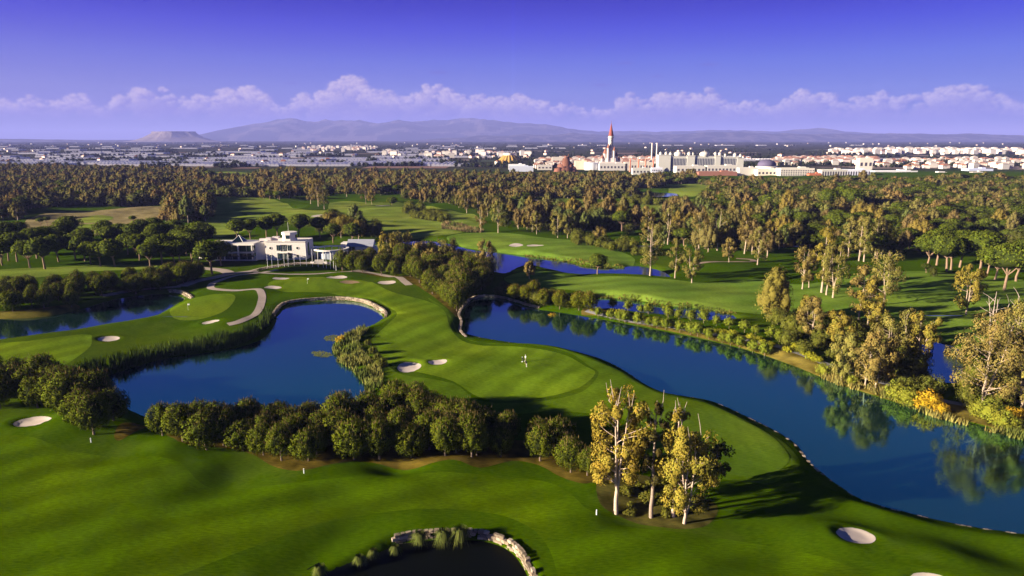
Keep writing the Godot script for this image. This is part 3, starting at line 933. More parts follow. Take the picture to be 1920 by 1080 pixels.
func courses() -> void:
	var near := grass_tone(Color(0.084, 0.15, 0.002), 0.15, 62.0, 9.0)
	var mid := grass_tone(Color(0.155, 0.245, 0.011), 0.13, 30.0, 8.0)
	var farg := grass_tone(Color(0.24, 0.31, 0.05), 0.12, 78.0, 16.0)
	var right := grass_tone(Color(0.175, 0.28, 0.037), 0.11, 70.0, 12.0)
	sheet("fairway", smooth(pv([-102.3,-114.8,-95.5,-117.5,-88.9,-116.6,-79.2,-112.2,-71.5,-110.4,-62.5,-109.3,-56.7,-107.0,-52.4,-102.5,-47.4,-100.1,-39.6,-99.9,-29.7,-101.6,-17.8,-103.8,-5.4,-104.2,3.5,-102.7,7.3,-100.1,9.6,-96.3,11.3,-93.0,14.2,-90.9,18.5,-88.4,25.7,-86.5,34.1,-84.4,41.3,-80.8,46.1,-76.3,47.4,-71.3,40.7,-65.9,8.4,-65.9,6.5,-73.2,5.9,-77.4,5.1,-82.9,3.1,-87.6,-0.8,-91.2,-6.5,-93.0,-12.9,-93.1,-20.8,-91.9,-28.0,-89.1,-35.3,-83.8,-43.2,-77.1,-48.1,-70.3,-57.5,-65.9,-67.1,-70.3])), 0.03, near, M.lawn, "smooth dark green fairway sweeping across the bottom")
	sheet("fairway", smooth(pv([-44.0,-242.6,-29.8,-230.8,-22.0,-213.6,-18.9,-196.3,-15.4,-185.1,-8.8,-178.4,5.7,-172.7,13.8,-167.7,18.1,-158.5,19.4,-150.2,14.8,-142.3,4.6,-138.2,-6.3,-138.2,-13.5,-148.1,-21.7,-153.9,-28.8,-158.5,-35.5,-169.0,-39.5,-178.4,-37.3,-194.5,-36.5,-208.9,-43.0,-223.0,-50.7,-232.4,-69.4,-239.1,-85.7,-241.7,-93.2,-254.7,-86.0,-267.9,-58.8,-261.6])), 0.03, mid, M.lawn, "bright fairway running between the central pond and the long lake")
	sheet("fairway", smooth(pv([-152.4,-177.0,-134.5,-180.4,-123.4,-188.3,-119.0,-184.6,-114.7,-176.0,-112.1,-165.9,-112.1,-157.7,-119.4,-156.9,-136.2,-156.9])), 0.03, mid, M.lawn, "light fairway between the left pond and the dark grove")
	sheet("fairway", smooth(pv([-284.1,-642.9,-262.8,-686.5,-201.8,-599.2,-168.1,-535.3,-143.9,-523.4,-159.9,-609.6,-123.0,-604.4,-93.1,-594.2,-55.0,-539.5,-27.4,-497.3,-21.2,-432.5,-31.3,-395.4,-51.5,-382.3,-71.9,-378.1,-101.5,-414.4,-139.1,-440.7,-161.9,-446.4,-162.7,-395.4,-175.8,-391.0,-230.9,-511.9])), 0.06, farg, M.lawn, "wide bright meadow beyond the clubhouse")
	sheet("fairway", smooth(pv([-36.9,-382.3,-19.1,-402.3,3.1,-395.4,29.6,-374.0,51.0,-337.2,57.8,-318.3,53.9,-298.7,47.1,-294.8,35.8,-298.7,24.9,-312.5,10.3,-322.9,-2.7,-333.9,-17.8,-344.0,-27.7,-356.5])), 0.05, right, M.lawn, "bright fairway above the curving stream")
	sheet("fairway", smooth(pv([-3.2,-270.0,9.2,-287.3,26.2,-272.2,41.0,-269.0,61.4,-263.7,77.2,-259.6,99.6,-270.0,110.6,-254.7,138.6,-270.0,168.0,-283.7,187.7,-279.0,202.1,-267.9,191.5,-232.4,151.2,-180.9,124.5,-180.9,115.1,-190.5,106.0,-203.7,91.6,-208.9,82.4,-211.5,71.7,-215.7,61.2,-222.3,51.4,-226.8,41.7,-234.9,29.9,-239.1,17.8,-245.3,3.1,-254.7])), 0.05, right, M.lawn, "wide fairway with tree shadows beyond the small pond")
	sheet("fairway", smooth(pv([35.2,-642.9,68.0,-620.3,93.1,-594.2,151.8,-625.8,168.9,-599.2,128.7,-511.9,87.3,-504.5,57.1,-519.5,38.4,-543.6])), 0.06, farg, M.lawn, "far fairway in a clearing of the middle wood")
	sheet("fairway", smooth(pv([-483,-1083,-481,-1171,-389,-1067,-348,-953,-390,-928])), 0.1, farg, M.lawn, "far pale green clearing in the left wood")
	sheet("fairway", smooth(pv([186,-803,225,-851,226,-785,186.0,-680.0,153.2,-648.8])), 0.1, farg, M.lawn, "far green clearing left of the pine wood")
	sheet("fairway", smooth(pv([-225.3,-270.0,-218.0,-283.7,-201.0,-292.3,-160.9,-296.1,-156.8,-286.1,-180.3,-277.8,-193.5,-267.9,-215.3,-257.6])), 0.05, farg, M.lawn, "narrow sunlit lawn in front of the umbrella pines")
	sheet("dry_meadow", smooth(pv([-286.2,-391.0,-347.2,-490.3,-343.7,-527.3,-288.2,-565.5,-259.9,-511.9,-238.3,-458.1,-235.7,-414.4,-241.4,-391.0,-243.5,-370.0,-261.5,-362.2])), 0.05, plain_tone(Color(0.36, 0.28, 0.14), 0.3), M.grass, "pale dry practice meadow before the left wood")
	sheet("meadow_green", smooth(pv([-301.1,-467.4,-298.8,-486.9,-284.6,-483.6,-276.1,-461.2,-285.1,-452.2])), 0.1, farg, M.lawn, "upper green island in the dry meadow")
	sheet("meadow_green", smooth(pv([-298.5,-429.8,-285.1,-446.4,-250.3,-440.7,-244.7,-424.6,-271.8,-414.4,-284.9,-414.4])), 0.1, farg, M.lawn, "lower green island in the dry meadow")
	var green := grass_tone(Color(0.16, 0.245, 0.013), 0.05, 10.0, 3.0)
	sheet("putting_green", smooth(pv([-111.2,-213.6,-113.7,-223.0,-111.9,-230.8,-106.9,-236.6,-100.8,-236.6,-96.6,-230.8,-93.8,-219.3,-94.7,-210.2,-99.1,-204.9,-105.3,-205.6])), 0.06, green, M.lawn, "pale oval putting green by the left pond with a white flag")
	sheet("putting_green", smooth(pv([-86.1,-249.9,-86.2,-258.6,-78.6,-264.7,-67.5,-262.6,-61.4,-254.7,-61.0,-244.4,-69.7,-240.0,-79.9,-241.7])), 0.06, green, M.lawn, "pale putting green above the stone edged end of the central pond")
	sheet("putting_green", smooth(pv([31.5,-131.7,38.8,-132.3,45.1,-127.6,49.0,-120.8,49.6,-113.3,48.1,-108.9,44.6,-105.3,40.9,-103.8,35.9,-104.7,30.7,-108.9,26.3,-117.0,24.7,-125.0,27.3,-130.3])), 0.06, grass_tone(Color(0.11, 0.19, 0.014), 0.04, 10.0, 3.0), M.lawn, "rounded putting green behind the tall eucalyptus group")
	var apron := grass_tone(Color(0.108, 0.182, 0.008), 0.07, 40.0, 6.0)
	sheet("grass_collar", smooth(pv([-39.0,-176.0,-30.1,-158.5,-25.3,-152.7,-13.4,-146.7,-6.9,-137.0,4.6,-136.7,15.2,-140.4,20.1,-149.5,18.9,-159.3,14.8,-169.5,5.7,-175.0,-3.7,-178.4,-9.7,-182.0,-15.0,-187.2,-17.6,-196.3,-21.5,-217.1,-30.1,-235.7,-19.0,-203.7,-13.6,-185.1,-2.9,-178.9,5.8,-175.5,14.1,-171.3,19.7,-164.7,24.7,-156.9,27.4,-150.2,31.5,-140.1,41.7,-134.6,48.0,-123.7,50.9,-116.6,49.9,-108.2,42.8,-101.6,35.2,-102.5,28.2,-106.2,22.7,-116.6,22.3,-126.3,9.9,-131.7,-6.6,-130.3,-18.8,-140.7,-31.4,-154.6])), 0.015, apron, M.lawn, "darker collar of taller grass round the middle fairway")
	var litter := plain_tone(Color(0.15, 0.105, 0.02), 0.5)
	sheet("dry_grass", smooth(pv([-72.4,-116.1,-71.4,-120.8,-68.1,-122.3,-60.4,-113.7,-52.3,-113.9,-46.6,-111.8,-40.0,-106.2,-35.0,-104.7,-29.4,-107.8,-24.1,-108.5,-16.4,-106.6,-10.1,-107.8,-5.4,-106.2,0.0,-109.8,4.6,-108.5,8.8,-102.5,12.0,-99.9,15.0,-102.5,14.8,-108.2,9.5,-112.2,7.0,-117.7,-3.0,-119.4,-10.5,-125.0,-21.2,-133.2,-29.4,-129.5,-37.9,-125.0,-49.8,-123.0,-56.8,-120.1,-68.2,-122.5,-75.6,-123.7,-74.9,-118.9])), 0.04, litter, M.grass, "golden dry grass under the dense near grove")
	sheet("dry_grass", smooth(pv([-73.3,-286.1,-43.7,-272.2,-23.8,-270.0,-12.7,-262.6,-16.3,-224.5,-17.8,-208.9,-27.6,-235.7,-37.9,-254.7,-47.3,-267.9,-67.0,-279.0])), 0.04, litter, M.grass, "golden dry grass under the grove by the clubhouse")
	sheet("dry_grass", smooth(pv([14.0,-101.6,17.9,-104.3,23.8,-102.5,28.6,-97.4,31.4,-94.2,28.7,-89.1,24.5,-87.7,20.2,-89.1,16.7,-91.5,13.5,-94.2])), 0.04, plain_tone(Color(0.1, 0.085, 0.022), 0.6), M.grass, "rough brownish ground under the tall eucalyptus group")
	sheet("bank_grass", smooth(pv([22.5,-212.9,28.9,-209.5,39.1,-199.9,52.3,-188.3,63.5,-176.0,71.7,-160.9,75.3,-151.3,81.3,-141.4,87.6,-132.3,94.2,-125.8,101.4,-116.1,104.5,-120.1,98.3,-131.7,89.0,-144.6,81.9,-154.6,76.5,-165.9,68.2,-180.9,58.2,-192.8,40.7,-208.9,26.6,-218.6])), 0.04, plain_tone(Color(0.2, 0.15, 0.035), 0.45), M.grass, "strip of dry golden grass along the far lake bank")
	sheet("bank_grass", smooth(pv([-176.9,-209.5,-162.4,-208.2,-153.1,-209.5,-147.3,-213.6,-145.3,-221.5,-149.8,-223.0,-157.4,-215.7,-179.7,-212.9])), 0.04, plain_tone(Color(0.17, 0.14, 0.03), 0.4), M.grass, "golden grass bank on the far side of the left pond")
	var pave := plain_tone(Color(0.36, 0.3, 0.27), 0.08)
	for r in [[[-68.7,-286.1,-60.8,-281.3,-48.9,-271.1,-43.9,-262.6,-39.2,-252.7], 3.0, "pale cart path ending by the middle fairway"], [[-100.7,-286.1,-107.3,-277.8,-113.5,-272.2,-115.8,-259.6,-114.3,-251.8,-110.7,-245.3,-101.3,-241.7,-93.5,-241.7,-89.2,-235.7,-85.4,-224.5,-82.7,-213.6,-81.5,-203.7,-82.6,-198.1,-84.9,-195.7], 2.6, "winding cart path round the oval green"], [[-95.0,-297.4,-103.2,-293.6,-108.9,-289.8,-109.5,-283.7,-105.0,-279.0,-92.8,-275.6,-79.8,-276.7,-70.1,-282.5,-66.2,-287.3,-61.3,-283.7], 2.4, "pale path looping below the flagpoles"], [[-125.6,-251.8,-124.0,-261.6,-120.8,-269.0,-117.5,-276.7,-111.3,-283.7,-107.0,-291.0,-95.0,-297.4,-81.5,-300.1], 5.0, "paved drive in front of the clubhouse"], [[-136.8,-291.0,-129.3,-288.5,-122.2,-283.7,-117.1,-276.7], 5.0, "short drive bending round a lawn corner"], [[-146.5,-235.7,-141.3,-243.5,-134.3,-249.0,-125.6,-251.8], 3.0, "grey path along the left pond"]]:
		sheet("path", ribbon(smooth(pv(r[0]), false, 6), r[1]), 0.09, pave, M.sand, r[2])
	sheet("path", ribbon(smooth(pv([24.4,-215.0,36.5,-204.3,48.0,-196.3,59.4,-186.2,68.2,-177.0,74.5,-167.7,80.3,-156.5,86.6,-149.1,92.9,-139.1,100.4,-133.2,108.4,-126.3]), false, 5), 2.4), 0.09, plain_tone(Color(0.22, 0.22, 0.24)), M.sand, "grey cart path on the strip between lake and small pond")
	sheet("path", ribbon(smooth(pv([79.8,-293.6,99.1,-302.7,109.2,-304.1,111.6,-312.5,105.6,-315.4]), false, 5), 3.0), 0.1, plain_tone(Color(0.3, 0.22, 0.17)), M.sand, "reddish path bend by the middle fairway")
	sheet("path", ribbon(smooth(pv([12.6,-642.9,28.2,-599.2,45.4,-579.5,59.7,-543.6]), false, 5), 4.0), 0.1, plain_tone(Color(0.32, 0.26, 0.22)), M.sand, "pale path across the far clearing")
	var words := ["sand bunker beside the grass mound at the left edge", "larger of the two sand bunkers behind the dense grove", "smaller of the two sand bunkers behind the dense grove", "round sand bunker on the near right slope", "sand bunker cut by the bottom edge", "sand bunker on the light fairway by the left pond", "sand bunker below the oval green", "sand bunker left of the central green", "thin sand bunker above the left one of the central green", "largest sand bunker above the central green", "brown sand bunker right above the central green", "sand bunker below the pale cart path", "left sand bunker above the curving stream", "right sand bunker above the curving stream", "", "sand bunker on the far bright meadow", "sand bunker at the far meadow's left"]
	for i in bunkers.size():
		if words[i] == "": continue
		var b = bunkers[i]
		var ring := PackedVector2Array()
		for k in 28:
			var a := TAU * k / 28
			var w := 1.0 + 0.05 * sin(a * 2.0 + i) + 0.035 * sin(a * 3.0 + i * 2.0)
			ring.push_back(Vector2(b[0] + cos(a) * b[2] * w * 0.97, b[1] + sin(a) * b[3] * w * 0.97))
		sheet("sand_bunker", ring, 0.07, plain_tone(Color(0.5, 0.43, 0.4) if i != 10 else Color(0.3, 0.2, 0.12), 0.06), M.sand, words[i])

func mountains() -> void:
	# ranges of bare hills, each a strip of ridged ground with its own foot and crest
	var ranges := [
		["mountain_range", -21000.0, -10400.0, 17500.0, 5900.0, 550.0, 4, "blue mountain range under the cloud bank"],
		["mountain_range", -15500.0, -3000.0, 14800.0, 3200.0, 250.0, 9, "lower blue foothills before the mountain range"],
		["mountain_range", -13500.0, -14000.0, -5200.0, 2300.0, 90.0, 17, "low hills at the far left of the plain"],
	]
	for r in ranges:
		var n := FastNoiseLite.new()
		n.seed = r[6]
		n.fractal_type = FastNoiseLite.FRACTAL_RIDGED
		n.frequency = 0.0002 if r[6] == 4 else 0.00038
		n.fractal_octaves = 6
		var soft := FastNoiseLite.new()
		soft.seed = r[6] + 1
		soft.frequency = 0.00012
		var mb := MB.new()
		var nx := 260
		var nz := 34
		var pts := []
		for j in nz + 1:
			var row := []
			for i in nx + 1:
				var x := lerpf(r[2], r[3], float(i) / nx)
				var v := float(j) / nz
				var z: float = r[1] + r[4] * (v - 0.5)
				var ends := smoothstep(0.0, 0.16, float(i) / nx) * smoothstep(0.0, 0.3, 1.0 - float(i) / nx)
				var body := sin(PI * clampf(v, 0.0, 1.0))
				var h: float = r[5] * (0.52 + 0.55 * soft.get_noise_2d(x, 0.0)) * pow(body, 0.8) * ends
				h *= 0.55 + 0.75 * (n.get_noise_2d(x, z) * 0.5 + 0.5)
				if r[6] == 4: h *= 1.75 - 0.95 * smoothstep(-700.0, 3500.0, x) * (1.0 - 0.25 * smoothstep(4200.0, 8400.0, x))
				row.append(Vector3(x, h - 4.0, z))
			pts.append(row)
		for j in nz:
			for i in nx:
				var col := Color(0.014, 0.018, 0.028).lerp(Color(0.09, 0.075, 0.085), smoothstep(0.25, 0.6, n.get_noise_2d(pts[j][i].x * 3.0, pts[j][i].z * 3.0)))  # dark bluish slopes: part of the distance haze is put into their colour
				mb.quad(pts[j][i], pts[j][i + 1], pts[j + 1][i + 1], pts[j + 1][i], Vector3.UP, col)
		struct(r[0], mb.mesh(M.rockface), r[7])
	# the flat topped hill
	var mesa := MB.new()
	var at := Vector3(-6050, 0, -12500)
	var g := RandomNumberGenerator.new()
	g.seed = 2
	var prev := []
	for lv in [[720.0, -5.0], [550.0, 25.0], [410.0, 75.0], [305.0, 150.0], [292.0, 180.0], [0.0, 186.0]]:
		var ring := []
		for k in 40:
			var a := TAU * k / 40
			var s: float = lv[0] * (1.0 + 0.08 * sin(a * 5.0) + g.randf_range(-0.04, 0.04))
			ring.append(at + Vector3(cos(a) * s * 1.25, lv[1], sin(a) * s * 0.8))
		if prev.size():
			for k in 40: mesa.quad(prev[k], prev[(k + 1) % 40], ring[(k + 1) % 40], ring[k], Vector3(ring[k].x - at.x, 60, ring[k].z - at.z), Color(0.16, 0.13, 0.12))
		prev = ring
	struct("table_hill", mesa.mesh(M.rockface), "flat topped dark hill at the left horizon")

# ---------------------------------------------------------------- the town and the plain
func hip_house(w: float, d: float, h: float, roof: float, wall: Color, tile: Color) -> Array:
	var a := MB.new()
	a.box(Vector3(0, h * 0.5, 0), Vector3(w, h, d), wall)
	var b := MB.new()
	var o := 0.5
	var e := [Vector3(-w / 2 - o, h + 0.01, -d / 2 - o), Vector3(w / 2 + o, h + 0.01, -d / 2 - o), Vector3(w / 2 + o, h + 0.01, d / 2 + o), Vector3(-w / 2 - o, h + 0.01, d / 2 + o)]
	var r := [Vector3(-w * 0.22, h + roof, 0), Vector3(w * 0.22, h + roof, 0)]
	b.quad(e[0], e[1], r[1], r[0], Vector3(0, 1, -1), tile)
	b.quad(e[3], e[2], r[1], r[0], Vector3(0, 1, 1), tile)
	b.flat(e[0], e[3], r[0], Vector3(-1, 1, 0), tile)
	b.flat(e[1], e[2], r[1], Vector3(1, 1, 0), tile)
	var c := MB.new()
	var floors := maxi(1, int(h / 3.2))
	for f in floors:
		for i in int(w / 3.0):
			var x := -w * 0.5 + 1.6 + i * 3.0
			c.box(Vector3(x, f * 3.2 + 1.7, d * 0.5), Vector3(1.2, 1.4, 0.06), Color(0.05, 0.05, 0.06))
		for i in int(d / 3.0):
			var z := -d * 0.5 + 1.6 + i * 3.0
			for s in [-1, 1]: c.box(Vector3(s * w * 0.5, f * 3.2 + 1.7, z), Vector3(0.06, 1.4, 1.2), Color(0.05, 0.05, 0.06))
	return [a.mesh(M.plain), b.mesh(M.plain), c.mesh(M.plain)]

func dome(mb: MB, at: Vector3, r: float, h: float, col: Color, tip := true) -> void:
	var prof := []
	for i in 7:
		var t := i / 6.0
		prof.append(Vector2(r * cos(t * PI * 0.5) * (1.0 + 0.12 * sin(t * PI)), h * sin(t * PI * 0.5)))
	if tip: prof[6] = Vector2(r * 0.07, h)
	if tip: prof.append(Vector2(0.0, h * 1.45))
	mb.lathe(at, prof, 12, col)

func town() -> void:
	var g := RandomNumberGenerator.new()
	g.seed = 77
	# greenhouses: long ridged sheds of pale film, in blocks on the left plain
	var gh := MB.new()
	for s in 9:
		var prof := []
		for k in 6:
			var a := PI * k / 5.0
			prof.append(Vector2(-cos(a) * 4.0, 3.0 + sin(a) * 2.2))
		var x0 := (s - 4.0) * 8.2
		for k in 5:
			gh.quad(Vector3(x0 + prof[k].x, prof[k].y, -28), Vector3(x0 + prof[k + 1].x, prof[k + 1].y, -28), Vector3(x0 + prof[k + 1].x, prof[k + 1].y, 28), Vector3(x0 + prof[k].x, prof[k].y, 28), Vector3(prof[k].x + prof[k + 1].x, 4, 0), Color(0.86, 0.83, 0.85))
		for z in [-28.0, 28.0]:
			for k in 5: gh.flat(Vector3(x0, 0, z), Vector3(x0 + prof[k].x, prof[k].y, z), Vector3(x0 + prof[k + 1].x, prof[k + 1].y, z), Vector3(0, 0, z), Color(0.42, 0.42, 0.5))
			gh.flat(Vector3(x0, 0, z), Vector3(x0 - 4.0, 0, z), Vector3(x0 - 4.0, 3, z), Vector3(0, 0, z), Color(0.42, 0.42, 0.5))
			gh.flat(Vector3(x0, 0, z), Vector3(x0 + 4.0, 0, z), Vector3(x0 + 4.0, 3, z), Vector3(0, 0, z), Color(0.42, 0.42, 0.5))
	for s in [-1, 1]: gh.quad(Vector3(s * 36.8, 0, -28), Vector3(s * 36.8, 3, -28), Vector3(s * 36.8, 3, 28), Vector3(s * 36.8, 0, 28), Vector3(s, 0, 0), Color(0.6, 0.6, 0.66))
	var shed := gh.mesh(M.sheet_white)
	var spots := []
	var row_of := {}
	for band in [[1430.0, -1180.0, -120.0, 1.0], [1510.0, -1270.0, -160.0, 1.0], [1600.0, -1330.0, -180.0, 0.95], [1740.0, -1450.0, -120.0, 0.9], [1880.0, -1600.0, -60.0, 0.9], [2080.0, -1750.0, 0.0, 0.8], [2350.0, -1900.0, -300.0, 0.85], [2560.0, -2000.0, 0.0, 0.6], [2800.0, -2200.0, 100.0, 0.5], [3300.0, -2600.0, -200.0, 0.5], [3900.0, -3000.0, 300.0, 0.5], [4700.0, -3500.0, 400.0, 0.45], [5600.0, -4200.0, 3000.0, 0.2], [3000.0, 300.0, 2400.0, 0.16], [1560.0, 560.0, 1250.0, 0.5], [1750.0, 500.0, 1400.0, 0.55], [2000.0, 650.0, 1500.0, 0.3]]:
		var x: float = band[1]
		while x < band[2]:
			if g.randf() < band[3]:
				var line: String = str(band[0]) + str(band[1])
				row_of[line] = row_of.get(line, 0) + 1
				spots.append([Vector3(x, 0.15, -band[0] + g.randf_range(-12, 12)), g.randf_range(0.92, 1.04), row_of[line] - 1, row_of.size() - 1, band[1] > 0.0])
			x += 77.0 if g.randf() < 0.84 else 130.0
	spots.sort_custom(func(a, b): return a[0].z > b[0].z)
	var rest := []
	for i in spots.size():
		var s = spots[i]
		var t := Transform3D(Basis().scaled(Vector3(s[1], 1, s[1])), s[0])
		if i < 110:
			var o := part("greenhouse", shed, self)
			o.transform = t
			tag(o, "white greenhouse, %s from left in the %s" % [nth(s[2]), "row right of the resort" if s[4] else nth(s[3]) + " row beyond the woods"], "greenhouse", "greenhouses on the plain")
		else: rest.append(t)
	scatter("far_greenhouses", shed, rest, [], "white specks of far greenhouses on the plain", "greenhouse")
	# houses, in six makes
	var makes := []
	for k in 6:
		var tall: float = [6.4, 6.4, 9.6, 9.6, 12.8, 16.0][k]
		makes.append(hip_house([11.0, 14.0, 13.0, 17.0, 18.0, 22.0][k], [9.0, 10.0, 11.0, 12.0, 14.0, 15.0][k], tall, [2.6, 3.0, 2.8, 3.0, 2.6, 2.4][k], [Color(0.72, 0.66, 0.6), Color(0.66, 0.55, 0.48), Color(0.52, 0.49, 0.47), Color(0.68, 0.56, 0.54), Color(0.52, 0.49, 0.47), Color(0.7, 0.64, 0.6)][k], [Color(0.34, 0.15, 0.1), Color(0.3, 0.17, 0.13), Color(0.42, 0.36, 0.34), Color(0.32, 0.17, 0.13), Color(0.5, 0.45, 0.42), Color(0.45, 0.4, 0.38)][k]))
	var homes := []
	var belts := [
		[[40,-1298,65,-1694,225,-1822,378,-1777,301,-1399,188,-1275], 24.0, 0.8, 0, 4, "house in the dense red roofed quarter behind the tower", "houses behind the tower"],
		[[530,-1426,666,-1777,866,-1869,934,-1777,798,-1516,653,-1455], 24.0, 0.7, 1, 4, "house in the row behind the white resort halls", "houses behind the resort"],
		[[684,-1298,883,-1655,1154,-1777,1314,-1735,935,-1231,830,-1275,719,-1253], 27.0, 0.45, 0, 3, "villa among trees on the plain at the right", "villas at the right"],
		[[1108,-2433,1408,-3044,1894,-3322,2347,-3044,1877,-2433,1534,-2517], 42.0, 0.6, 3, 6, "pale block of the far town at the foot of the hills", "blocks of the far town"],
		[[-407,-2026,-513,-2608,0,-2705,70,-2280,30,-1918,-237,-1918], 52.0, 0.34, 1, 6, "pale house on the plain left of the tower", "houses left of the tower"],
		[[-939,-3044,-1292,-4303,-915,-4573,-644,-3481,-721,-2922], 65.0, 0.3, 2, 6, "house at the far edge of the plain", "houses at the plain's edge"],
	]
	for b in belts:
		for p in scatter_in(pv(b[0]), b[1], g, b[2]): homes.append([p, g.randi_range(b[3], b[4] - 1), b[5], b[6], g.randi() % 4 * PI / 2 + g.randf_range(-0.2, 0.2)])
	homes.sort_custom(func(a, b): return a[0].y > b[0].y)
	var more := [[], [], [], [], [], []]
	for i in homes.size():
		var h = homes[i]
		if i < 285:
			var o := thing("house", ["small pale ", "low sand coloured ", "grey roofed ", "rosy ", "tall pale ", "broad pale "][h[1]] + h[2], "house", Vector3(h[0].x, 0.1, h[0].y), h[4], h[3])
			part("walls", makes[h[1]][0], o)
			part("roof", makes[h[1]][1], o)
			tag(part("window_panes", makes[h[1]][2], o), "", "", "", "stuff")
		else: more[h[1]].append(Transform3D(Basis(Vector3.UP, h[4]), Vector3(h[0].x, 0.1, h[0].y)))
	# the scattered rest of the plain
	for k in 230:
		var z := -1500.0 - pow(g.randf(), 1.6) * 7500.0
		var x := g.randf_range(-0.95, 0.95) * -z
		more[g.randi() % (2 if z > -3600.0 else 3)].append(Transform3D(Basis(Vector3.UP, g.randf() * 3.0), Vector3(x, 0.1, z)))
	for k in 6:
		scatter("far_town", makes[k][0], more[k], [], "pale specks of far houses all over the plain", "house")
		scatter("far_town_roofs", makes[k][1], more[k], [], "red roofs of far houses all over the plain", "house")
	# dark hedges and tree lines between the fields
	var clump := bush(5, 9.0, 9.0, Color(0.028, 0.036, 0.016), 9, 0.0, 0.9, 12)
	var trees := []
	for k in 760:
		var z := -1330.0 - pow(g.randf(), 1.5) * 7000.0
		var x := g.randf_range(-0.95, 0.95) * -z
		var long := g.randi_range(2, 16)
		var a := 0.0 if g.randf() < 0.75 else PI / 2
		for i in long:
			var s := g.randf_range(0.6, 1.25)
			trees.append(Transform3D(Basis(Vector3.UP, g.randf() * 6.0).scaled(Vector3(s, s, s)), Vector3(x + cos(a) * i * 8.0 + g.randf_range(-4, 4), 0, z + sin(a) * i * 8.0 + g.randf_range(-5, 5))))
	scatter("far_treeline", clump[1], trees, [], "dark lines of trees between the fields of the plain", "trees")
	# fields: sheets of bare earth and of crops
	var soil := [Color(0.2, 0.12, 0.09), Color(0.12, 0.09, 0.07), Color(0.07, 0.1, 0.04), Color(0.26, 0.2, 0.17)]
	for k in 4:
		var mb := MB.new()
		for i in 80:
			var z := -1340.0 - pow(g.randf(), 1.4) * 7000.0
			var x := g.randf_range(-0.9, 0.9) * -z
			var w := g.randf_range(40, 200)
			var d := g.randf_range(30, 120)
			mb.quad(Vector3(x, 0.3 + k * 0.12 + i * 0.001, z), Vector3(x + w, 0.3 + k * 0.12 + i * 0.001, z), Vector3(x + w, 0.3 + k * 0.12 + i * 0.001, z + d), Vector3(x, 0.3 + k * 0.12 + i * 0.001, z + d), Vector3.UP, soil[k])
		struct("field", mb.mesh(M.plain), ["fields of reddish soil", "fields of dark soil", "fields of green crops", "fields of pale soil"][k] + " on the far plain")
	tower()
	palace()
	halls()

func tower() -> void:
	var p := [164,-1152]
	var o := thing("castle_tower", "tall slender white tower with a pointed red spire", "tower", Vector3(p[0] * 1.11, 0, p[1] * 1.11))
	o.scale = Vector3.ONE * 1.1
	var w := MB.new()
	var white := Color(0.51, 0.47, 0.45)
	w.lathe(Vector3.ZERO, [Vector2(5.2, 0), Vector2(5.2, 36), Vector2(4.2, 38), Vector2(4.2, 50), Vector2(4.9, 51), Vector2(4.9, 53), Vector2(4.0, 53.5), Vector2(4.0, 55)], 12, white)
	part("shaft", w.mesh(M.plain), o)
	var r := MB.new()
	r.lathe(Vector3.ZERO, [Vector2(4.7, 54.6), Vector2(4.3, 55.2), Vector2(0.3, 75.0), Vector2(0.1, 79.5)], 12, Color(0.22, 0.06, 0.05))
	part("spire", r.mesh(M.plain), o)
	for q in [[-9.0, 0.0, 3.0, 24.0, 9.0], [-4.5, 5.0, 2.2, 33.0, 8.0], [5.5, 4.0, 2.2, 29.0, 7.0], [10.0, 0.0, 2.8, 20.0, 8.0], [15.0, -2.0, 2.0, 14.0, 7.0], [-14.0, 2.0, 2.2, 16.0, 7.0]]:
		var t := MB.new()
		t.lathe(Vector3(q[0], 0, q[1]), [Vector2(q[2], 0), Vector2(q[2], q[3]), Vector2(q[2] * 1.15, q[3] + 0.3), Vector2(q[2] * 1.15, q[3] + 1.6)], 10, white)
		var turret := part("turret", t.mesh(M.plain), o)
		var c := MB.new()
		c.lathe(Vector3(q[0], 0, q[1]), [Vector2(q[2] * 1.25, q[3] + 1.5), Vector2(0.05, q[3] + q[4] + 1.5)], 10, Color(0.26, 0.11, 0.08))
		part("turret_roof", c.mesh(M.plain), turret)
	var b := MB.new()
	b.box(Vector3(0, 6, 2), Vector3(36, 12, 16), Color(0.7, 0.6, 0.56))
	b.box(Vector3(0, 15, 0), Vector3(16, 7, 12), Color(0.7, 0.62, 0.6))
	part("base", b.mesh(M.plain), o)
	var wn := MB.new()
	for k in 10:
		wn.box(Vector3(-15.0 + k * 3.3, 6.5, 10.02), Vector3(1.3, 4.5, 0.1), Color(0.08, 0.06, 0.07))
	for k in 7: wn.box(Vector3(0, 14 + k * 5.5, 5.22), Vector3(0.9, 2.2, 0.25), Color(0.08, 0.06, 0.07))
	part("window_openings", wn.mesh(M.plain), o)

